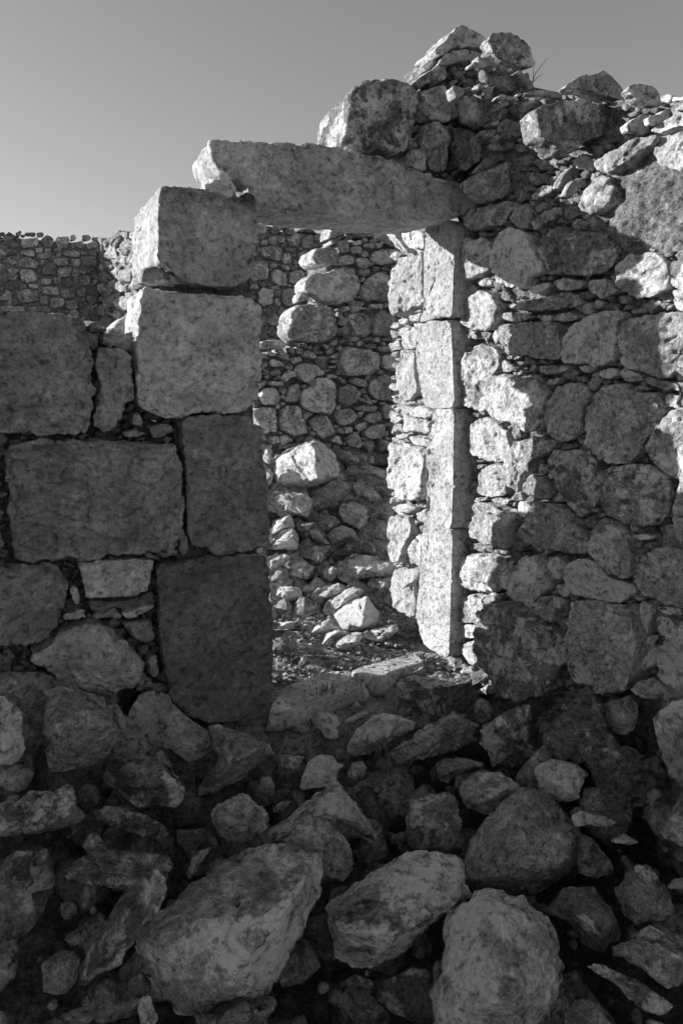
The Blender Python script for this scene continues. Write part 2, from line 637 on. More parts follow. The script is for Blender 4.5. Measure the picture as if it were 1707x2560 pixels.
def gap_fill(region, polys, rmin, rmax, tries, seed, flat=0.8):
    """Small irregular outlines that fill what the traced stones leave open (photograph pixels)."""
    R_ = np.random.default_rng(seed)
    lo, hi = region.min(0), region.max(0)
    pt = R_.uniform(lo, hi, (tries, 2))
    pt = pt[inside_poly(pt, region)]
    d = np.full(len(pt), rmax * 1.0)
    for pl in polys:
        near = (pt[:, 0] > pl[:, 0].min() - rmax) & (pt[:, 0] < pl[:, 0].max() + rmax) & \
               (pt[:, 1] > pl[:, 1].min() - rmax) & (pt[:, 1] < pl[:, 1].max() + rmax)
        if near.any():
            q = pt[near]
            dd = seg_dist(q, pl)
            dd[inside_poly(q, pl)] = -1
            d[near] = np.minimum(d[near], dd)
    order = np.argsort(-d * R_.uniform(0.7, 1.0, len(d)))
    C, Rr, out = [], [], []
    for i in order:
        r = d[i]
        if r < rmin:
            continue
        if C:
            dist = np.linalg.norm((np.array(C) - pt[i]) * [1, 1 / flat], axis=1) - np.array(Rr)
            r = min(r, dist.min() * 1.02)
        if r < rmin:
            continue
        C.append(pt[i]); Rr.append(r)
        k = R_.integers(5, 8)
        a = np.sort(R_.uniform(0, 2 * math.pi, k) * 0.35 + np.arange(k) * 2 * math.pi / k)
        rr = r * R_.uniform(0.88, 1.22, k)
        out.append((np.stack([pt[i][0] + rr * np.cos(a) * 1.08, pt[i][1] + rr * np.sin(a) * flat * 1.05], 1), r))
    return out


def join_geo(name, geos, mat, parent=None, base=None, **kw):
    """Many small stones as one part."""
    Vs, Q, T_, tn, nv = [], [], [], [], 0
    for (V, q, t, to, M) in geos:
        A = np.array(M)
        Vs.append(V @ A[:3, :3].T + A[:3, 3]); Q.append(q + nv); T_.append(t + nv); tn.append(to); nv += len(V)
    V = np.vstack(Vs)
    o_ = np.array(parent.location) if parent is not None else (np.array(base) if base is not None else V.mean(0))
    me = build_mesh(name, V - o_, np.vstack(Q), np.vstack(T_), mat, np.concatenate(tn))
    o = new_obj(name, me, parent, **kw)
    if parent is None:
        o.location = o_
    return o


def fill_wall(region, polys, fr, parent, rmin=5, rmax=22, tries=6000, seed=1, T=0.12, hk=0.22, tone=0.33, big=13, lift=-0.015, mat=None, flat=0.8, var=0.3):
    small = []
    R_ = np.random.default_rng(seed + 99)
    for px, r in gap_fill(region, polys, rmin, rmax, tries, seed, flat):
        f = fr.off(lift + R_.uniform(-0.012, 0.012))
        p2 = f.to2d(px)
        size = math.sqrt(abs(area_centroid(p2)[1]))
        dep = float(np.mean(f.depth(px)))
        t = tone * R_.uniform(1 - var, 1 + var)
        g = stone_geo(p2, hk * size, max(T, 0.5 * size), SPACE_PX * 1.15 * dep / F_PX, q=5.0, tone=t, smooth_it=0, chis=(3, 0.0, 0.05), hull=True, grow=1.1)
        V, qd, tr, tn, c, _ = g
        M = mat_of(f, c)
        if r >= big:
            me = build_mesh('stone', V, qd, tr, mat or M_STONE, tn)
            o = new_obj('stone', me, parent)
            o.matrix_basis = Matrix.Translation(parent.location).inverted() @ M
        else:
            small.append((V, qd, tr, tn, M))
    if small:
        join_geo('chinking_stones', small, mat or M_STONE, parent, kind='stuff')


def core(region, fr, parent, depth=0.05, T=0.4, amp=0.02, sp_px=9, tone=0.22, mat=None, bumps=(), name='core'):
    """Earth and small stone packed behind the facing stones: a rough slab with real thickness."""
    f = fr.off(-depth)
    p2 = f.to2d(region)
    dep = float(np.mean(f.depth(region)))
    sp = sp_px * dep / F_PX
    lo, hi = p2.min(0), p2.max(0)
    nx, ny = int((hi[0] - lo[0]) / sp) + 2, int((hi[1] - lo[1]) / sp) + 2
    gx, gy = np.meshgrid(lo[0] + np.arange(nx) * sp, lo[1] + np.arange(ny) * sp)
    G = np.stack([gx.ravel(), gy.ravel()], 1)
    ins = inside_poly(G, p2).reshape(ny, nx)
    cell = ins[:-1, :-1] & ins[1:, :-1] & ins[:-1, 1:] & ins[1:, 1:]
    w3 = f.o + G[:, :1] * f.a + G[:, 1:] * f.b
    h = amp * (fbm(w3 / 0.07, 4, 0.6) + 0.8 * fbm(w3 / 0.022 + 40, 3, 0.6))
    for bp, rad, hh in bumps:
        b2 = f.to2d(np.array([bp]))[0]
        h += hh * np.exp(-(((G - b2) / rad) ** 2).sum(1))
    idx = np.arange(nx * ny).reshape(ny, nx)
    fv = np.column_stack([G, h]); bv = np.column_stack([G, np.full(len(G), -T)])
    n0 = len(G)
    jj, ii = np.nonzero(cell)
    a, b, c, d = idx[jj, ii], idx[jj, ii + 1], idx[jj + 1, ii + 1], idx[jj + 1, ii]
    Q = [np.stack([a, b, c, d], 1), np.stack([d, c, b, a], 1) + n0]
    pad = np.pad(cell, 1)
    for dj, di, e0, e1 in ((-1, 0, (0, 0), (0, 1)), (1, 0, (1, 1), (1, 0)), (0, -1, (1, 0), (0, 0)), (0, 1, (0, 1), (1, 1))):
        edge = cell & ~pad[1 + dj:1 + dj + cell.shape[0], 1 + di:1 + di + cell.shape[1]]
        j2, i2 = np.nonzero(edge)
        p, q = idx[j2 + e0[0], i2 + e0[1]], idx[j2 + e1[0], i2 + e1[1]]
        Q.append(np.stack([p, p + n0, q + n0, q], 1))
    Q = np.vstack(Q)
    V = np.vstack([fv, bv])
    used = np.unique(Q)
    rem = np.zeros(len(V), int); rem[used] = np.arange(len(used))
    me = build_mesh(name, V[used], rem[Q], np.zeros((0, 3), int), mat or M_EARTH, tone)
    o = new_obj(name, me, parent)
    M = mat_of(f, np.zeros(2))
    o.matrix_basis = Matrix.Translation(parent.location).inverted() @ M
    return o
# ------------------------------------------------------------------ ground
def ground():
    xs = np.concatenate([-np.geomspace(200, 2.1, 26), np.linspace(-2.05, 1.65, 190), np.geomspace(1.7, 200, 26)])
    ys = np.concatenate([-np.geomspace(60, 0.5, 14), np.linspace(-0.3, 0.7, 14), np.linspace(0.75, 4.6, 190), np.linspace(4.65, 7.0, 40), np.geomspace(7.2, 400, 30)])
    X, Y = np.meshgrid(xs, ys)
    x, y = X.ravel(), Y.ravel()
    u, v = uv_of(x, y)
    kd = smooth(-0.12, 0.15, u)
    crev = 0.42 * ((1 - kd) * (1 - smooth(-0.3, -0.06, v)) + kd * (1 - smooth(-0.6, -0.3, v))) + 0.07 * (1 - smooth(-0.22, -0.05, v))
    z = surf_z(x, y) - crev - 0.02 - 0.20 * smooth(1.0, 1.4, v)
    p = np.column_stack([x, y, np.zeros(len(x))])
    near = np.exp(-((x / 4) ** 2 + ((y - 2.5) / 4) ** 2))
    z = z + near * (0.03 * fbm(p / 0.4, 4) + 0.03 * fbm(p / 0.09 + 3, 4, 0.62))
    z = z * np.where(v > 3.5, 1, 1)
    n, m_ = len(xs), len(ys)
    idx = np.arange(n * m_).reshape(m_, n)
    Q = np.stack([idx[:-1, :-1], idx[:-1, 1:], idx[1:, 1:], idx[1:, :-1]], -1).reshape(-1, 4)
    me = build_mesh('ground', np.column_stack([x, y, z]), Q, np.zeros((0, 3), int), M_SOIL, np.maximum(0.15 + 0.27 * smooth(-0.3, 0.0, v), 0.36 * smooth(2.2, 3.6, np.hypot(x, y - 2.6))))  # front gaps painted darker for shade, doorway floor lighter, far ground pale for bounce
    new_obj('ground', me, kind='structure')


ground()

# ------------------------------------------------------------------ low wall of big squared blocks, left of the doorway
lw = thing('stone_wall', tuple(PL - EU * 0.5), 'low shaded wall of large squared blocks left of the doorway pillar', 'wall')
LW = [
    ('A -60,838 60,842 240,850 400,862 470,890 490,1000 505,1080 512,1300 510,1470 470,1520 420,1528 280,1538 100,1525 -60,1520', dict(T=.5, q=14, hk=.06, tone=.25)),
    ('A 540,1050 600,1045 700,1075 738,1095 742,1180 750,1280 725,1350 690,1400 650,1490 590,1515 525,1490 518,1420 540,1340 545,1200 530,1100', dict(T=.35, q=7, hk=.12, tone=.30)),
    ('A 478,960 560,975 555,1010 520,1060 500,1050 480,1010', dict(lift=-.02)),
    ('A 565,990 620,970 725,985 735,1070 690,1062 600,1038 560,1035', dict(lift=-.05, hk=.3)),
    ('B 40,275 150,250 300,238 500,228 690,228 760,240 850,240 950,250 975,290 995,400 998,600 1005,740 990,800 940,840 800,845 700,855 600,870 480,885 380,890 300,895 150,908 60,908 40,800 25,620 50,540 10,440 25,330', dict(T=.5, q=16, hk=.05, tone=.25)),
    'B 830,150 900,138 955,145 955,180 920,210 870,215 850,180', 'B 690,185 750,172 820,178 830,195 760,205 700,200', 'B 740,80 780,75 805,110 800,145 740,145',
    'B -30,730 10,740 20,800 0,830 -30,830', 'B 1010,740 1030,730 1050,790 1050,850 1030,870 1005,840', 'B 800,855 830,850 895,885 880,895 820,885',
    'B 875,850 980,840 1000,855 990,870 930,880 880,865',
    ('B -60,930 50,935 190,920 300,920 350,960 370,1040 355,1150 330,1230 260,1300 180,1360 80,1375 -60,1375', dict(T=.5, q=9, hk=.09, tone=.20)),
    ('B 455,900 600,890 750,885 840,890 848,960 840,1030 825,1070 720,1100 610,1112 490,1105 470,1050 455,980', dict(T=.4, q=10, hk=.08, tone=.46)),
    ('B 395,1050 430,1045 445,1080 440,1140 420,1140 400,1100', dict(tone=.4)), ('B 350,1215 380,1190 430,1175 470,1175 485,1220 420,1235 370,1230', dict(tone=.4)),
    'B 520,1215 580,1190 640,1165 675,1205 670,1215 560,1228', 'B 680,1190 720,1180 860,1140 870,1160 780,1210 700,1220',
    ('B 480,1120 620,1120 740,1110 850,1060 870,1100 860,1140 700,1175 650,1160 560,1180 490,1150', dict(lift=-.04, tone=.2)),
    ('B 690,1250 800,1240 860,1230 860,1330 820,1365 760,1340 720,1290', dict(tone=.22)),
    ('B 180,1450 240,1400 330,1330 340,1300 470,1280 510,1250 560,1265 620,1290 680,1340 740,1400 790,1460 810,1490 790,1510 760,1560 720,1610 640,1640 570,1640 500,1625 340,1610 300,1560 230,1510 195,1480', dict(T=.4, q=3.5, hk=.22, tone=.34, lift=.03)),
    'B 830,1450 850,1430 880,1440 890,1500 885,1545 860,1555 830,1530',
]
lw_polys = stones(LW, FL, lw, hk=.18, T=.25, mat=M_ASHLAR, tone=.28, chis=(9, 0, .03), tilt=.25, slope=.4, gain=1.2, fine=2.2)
lw_region = P('S -60,788 205,800 330,850 345,1000 425,1060 430,1380 400,1420 420,1700 60,1720 -60,1700')
fill_wall(lw_region, lw_polys, FL, lw, 6, 20, 4000, 3, tone=.2, lift=-.05)
core(P('S -60,800 210,812 300,850 322,880 350,920 350,1040 420,1060 420,1420 440,1860 -60,1860'), FL, lw, depth=.09, T=.38, tone=.16)

fill_wall(P('S -60,1650 60,1690 150,1720 430,1730 445,1860 -60,1880'), [], FL, lw, 16, 55, 900, 4, tone=.28, lift=-.03, T=.3)


def course_blocks(u0, u1, z0, z1, fr, parent, hmin, hmax, wmin, wmax, T, tone, seed, mat, top_jit=0.0):
    """Blocks beyond the edge of the picture, in the manner of those in view."""
    R_ = random.Random(seed)
    z = z0
    while z < z1 - hmin * 0.5:
        h = min(R_.uniform(hmin, hmax), z1 - z)
        u = u0 - R_.uniform(0, wmin * .5)
        while u < u1 - 0.04:
            w = min(R_.uniform(wmin, wmax), u1 - u)
            if u1 - (u + w) < wmin * .5:
                w = u1 - u
            g = 0.012
            j = lambda: R_.uniform(-.018, .018)
            p2 = np.array([[u + g + j(), z + g + j()], [u + w / 2, z + g + j()], [u + w - g + j(), z + g + j()], [u + w - g + j(), z + h / 2],
                           [u + w - g + j(), z + h - g + j()], [u + w / 2, z + h - g + j()], [u + g + j(), z + h - g + j()], [u + g + j(), z + h / 2]])
            V, qd, tr, tn, c, size = stone_geo(p2, .07 * math.sqrt(w * h), T, .022, q=9, facets=4, slope=.5, tone=tone * R_.uniform(.8, 1.2))
            me = build_mesh('stone', V, qd, tr, mat, tn)
            o = new_obj('stone', me, parent)
            o.matrix_basis = Matrix.Translation(parent.location).inverted() @ mat_of(fr.off(R_.uniform(-.015, .015)), c)
            u += w
        z += h


_uL = FL.to2d(P('S -28,1200'))[0, 0]
course_blocks(-4.2, _uL - .01, -0.1, 1.66, FL, lw, .34, .48, .45, .85, .48, .27, 5, M_ASHLAR)

# stones lying on the back of that wall, in the sun
for nm, sp, lift, lab in (('loose_stone', 'A 600,945 640,905 680,885 722,862 722,965 660,975 600,962', -.42, 'sunlit pale stone on the wall top tucked behind the left pillar'),
                          ('loose_stone', 'A 470,892 520,900 560,915 592,942 575,972 480,955', -.25, 'sunlit wedge stone on the wall top beside the big left block')):
    o = wall_stone(nm, P(sp), FL, None, H=.05, T=.16, mat=M_STONE, tone=.45, lift=lift, q=3, roundback=True)
    o['label'], o['category'], o['group'] = lab, 'stone', 'stones on the left wall top'

# ------------------------------------------------------------------ pillar of four blocks at the left of the doorway
pil = thing('door_pillar', tuple(PL - EU * 0.22), 'shaded doorway pillar of four stacked squared blocks under the lintel', 'pillar')
PB = [
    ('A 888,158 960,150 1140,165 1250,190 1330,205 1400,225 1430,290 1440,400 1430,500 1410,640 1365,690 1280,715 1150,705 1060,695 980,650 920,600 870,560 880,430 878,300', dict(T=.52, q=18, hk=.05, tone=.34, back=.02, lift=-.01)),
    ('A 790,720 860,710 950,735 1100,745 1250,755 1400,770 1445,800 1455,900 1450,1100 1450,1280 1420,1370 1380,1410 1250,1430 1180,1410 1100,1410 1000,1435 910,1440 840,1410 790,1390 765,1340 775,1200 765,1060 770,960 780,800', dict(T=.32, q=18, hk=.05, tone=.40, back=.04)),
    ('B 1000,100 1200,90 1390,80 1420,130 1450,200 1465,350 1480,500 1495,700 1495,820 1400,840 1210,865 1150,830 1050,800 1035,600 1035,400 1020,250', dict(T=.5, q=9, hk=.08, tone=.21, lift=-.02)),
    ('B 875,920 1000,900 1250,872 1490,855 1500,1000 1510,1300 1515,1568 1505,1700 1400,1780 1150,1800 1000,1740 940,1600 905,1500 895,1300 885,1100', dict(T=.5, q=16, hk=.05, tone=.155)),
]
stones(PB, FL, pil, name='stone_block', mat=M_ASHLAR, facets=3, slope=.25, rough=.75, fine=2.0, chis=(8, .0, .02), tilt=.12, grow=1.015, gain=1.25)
stones([('A 800,600 860,585 940,620 1000,660 1050,692 960,702 850,692 790,668', dict(hk=.2, T=.4, tone=.42, lift=-.03))], FL, pil, name='stone', mat=M_STONE)

core(P('S 405,490 625,505 635,1000 655,1700 440,1740 430,1060 360,1010 360,740 405,700'), FL, pil, depth=.07, T=.2, tone=.15)

# ------------------------------------------------------------------ lintel and what is on it
lin = wall_stone('lintel', P('S 528,372 536,356 570,350 600,353 700,361 810,369 880,385 940,397 1000,417 1060,440 1110,456 1160,470 1185,495 1180,530 1110,550 1060,556 1000,554 900,546 830,540 740,531 680,523 648,518 634,500 614,476 598,462 580,452 556,442 538,420'),
                 FL, None, H=.035, T=.30, mat=M_ASHLAR, tone=.46, q=9, facets=2, slope=.15, rough=.65, fine=2.0, back=.03, smooth_it=2, chis=(8, .0, .025), tilt=.1)
lin['label'], lin['category'] = 'long tapering stone lintel laid across the top of the doorway', 'lintel'
bl = wall_stone('boulder', P('N 512,640 530,560 535,480 545,410 575,370 620,335 700,318 760,325 840,345 880,370 910,400 915,480 900,560 880,660 850,712 790,728 700,715 600,694 530,680'),
                FL, None, H=.07, T=.3, mat=M_LICHEN, tone=.46, q=5, lift=-.04, slope=.35, back=.15, rough=.6)
bl['label'], bl['category'] = 'big rounded boulder resting on the middle of the lintel', 'boulder'
for sp, lab, t in (('S 509,464 520,450 540,445 567,449 586,462 592,482 575,494 560,492 545,484 518,480', 'pale sunlit wedge stone between the lintel end and pillar top', .55),
                   ('S 614,476 626,484 636,496 635,508 622,500 616,490', 'small dark wedge stone under the lintel beside the pale wedge', .3)):
    o = wall_stone('wedge_stone', P(sp), FL, None, H=.035, T=.22, mat=M_STONE, tone=t, lift=.03, q=4, hull=True)
    o['label'], o['category'] = lab, 'stone'

# ------------------------------------------------------------------ right jamb: dressed slabs and the rough reveal behind them
jam = thing('door_jamb', tuple(PC + EV * .2), 'sunlit right door jamb of tall pale slabs with rough stones behind', 'door jamb')
SL = ['G 1210,40 1400,30 1402,300 1400,500 1395,650 1300,662 1185,690 1215,620 1215,230',
      'G 1165,742 1230,692 1390,684 1400,900 1410,1250 1270,1252 1220,1240 1190,1130 1165,950',
      'S 1090,1025 1143,1024 1140,1130 1138,1215 1132,1320 1101,1311 1074,1290 1072,1215 1074,1110',
      'H 1215,492 1240,518 1310,564 1395,595 1388,900 1382,1200 1368,1430 1220,1340 1180,1230 1165,1150 1180,1000 1195,800 1200,600']
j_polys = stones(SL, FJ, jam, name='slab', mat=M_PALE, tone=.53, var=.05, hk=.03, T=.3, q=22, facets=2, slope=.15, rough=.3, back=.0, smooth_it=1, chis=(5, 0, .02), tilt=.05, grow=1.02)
RV = ['G 1005,340 1060,270 1200,222 1213,400 1217,560 1150,600 1060,650 1005,660 1000,450', 'G 1030,670 1090,670 1100,700 1050,710', 'G 1095,650 1190,630 1170,690 1110,690',
      'G 1035,730 1140,720 1162,740 1155,870 1070,870 1050,800', 'G 1030,1000 1060,890 1158,880 1163,1000 1175,1150 1110,1215 1050,1150 1030,1080',
      'G 1060,1410 1070,1290 1130,1320 1230,1332 1240,1430 1150,1410', 'G 1090,1250 1180,1240 1275,1280 1240,1322 1120,1310', 'G 1030,1440 1060,1420 1100,1430 1090,1450 1040,1458',
      'G 1100,1440 1230,1450 1235,1510 1150,1495', 'H 1010,20 1080,0 1150,40 1238,70 1233,390 1130,400 1080,380 1010,320 995,250 1010,130',
      'H 1000,440 1080,410 1160,450 1110,480 1010,470', 'H 1140,490 1222,445 1215,540 1160,530', 'H 985,560 1000,490 1100,490 1130,540 1140,600 1100,680 1080,790 1010,800 985,740',
      'H 1110,700 1130,650 1197,610 1193,830 1120,810', 'H 985,1000 1010,860 1080,825 1188,850 1188,900 1150,930 1150,1010 1175,1060 1150,1170 1080,1150 1020,1100 1000,1060',
      'G 930,95 1000,92 1040,130 1110,235 1060,232 980,155', 'G 1045,97 1200,92 1205,212 1120,220 1060,150']
j_polys += stones(RV, FR, jam, name='stone', mat=M_PALE, tone=.53, var=.12, hk=.16, T=.3, q=5, lift=.02, back=.05)
fill_wall(P('S 985,640 1060,600 1065,1560 1040,1560 980,1480 985,1100'), j_polys, FR, jam, 5, 16, 2500, 11, tone=.4, lift=.0)
core(P('S 1000,585 1146,570 1140,1690 1080,1600 1000,1500 985,1120 1000,900'), FR, jam, depth=.02, T=.5, tone=.3, amp=.015)

# ------------------------------------------------------------------ right wall
rw = thing('stone_wall', tuple(PC - EV * .6), 'tall rough rubble wall right of the doorway, partly in sun', 'wall')
on_L = ['N 930,370 1060,345 1075,400 1100,510 1080,540 960,500 940,460', 'N 1060,345 1130,360 1145,420 1140,510 1105,510 1080,420',
        'N 965,540 1020,527 1080,570 1105,620 1095,690 1080,790 1030,795 980,770 970,690 940,640', 'N 890,680 930,668 968,690 968,790 940,790 890,760',
        'N 890,350 910,320 950,290 1000,250 1005,320 940,345', 'N 1000,250 1070,235 1080,310 1010,318', 'N 1030,240 1080,160 1130,150 1220,150 1280,200 1270,225 1150,218 1080,232',
        'N 1005,155 1060,120 1090,80 1120,40 1165,30 1200,45 1250,60 1290,110 1300,150 1200,147 1100,152 1040,200']
hp = stones(on_L, FL, rw, hk=.16, T=.18, tone=.36, q=5, back=.1, gain=1.5)
fill_wall(P('N 880,360 1000,250 1060,170 1290,120 1300,230 1160,400 1160,860 1060,820 890,760'), hp, FL, rw, 6, 16, 2500, 21, tone=.26, lift=-.03)
core(P('N 900,400 1000,290 1060,200 1120,90 1280,120 1290,300 1170,400 1180,860 1060,820 900,760'), FL, rw, depth=.08, T=.4, tone=.17)
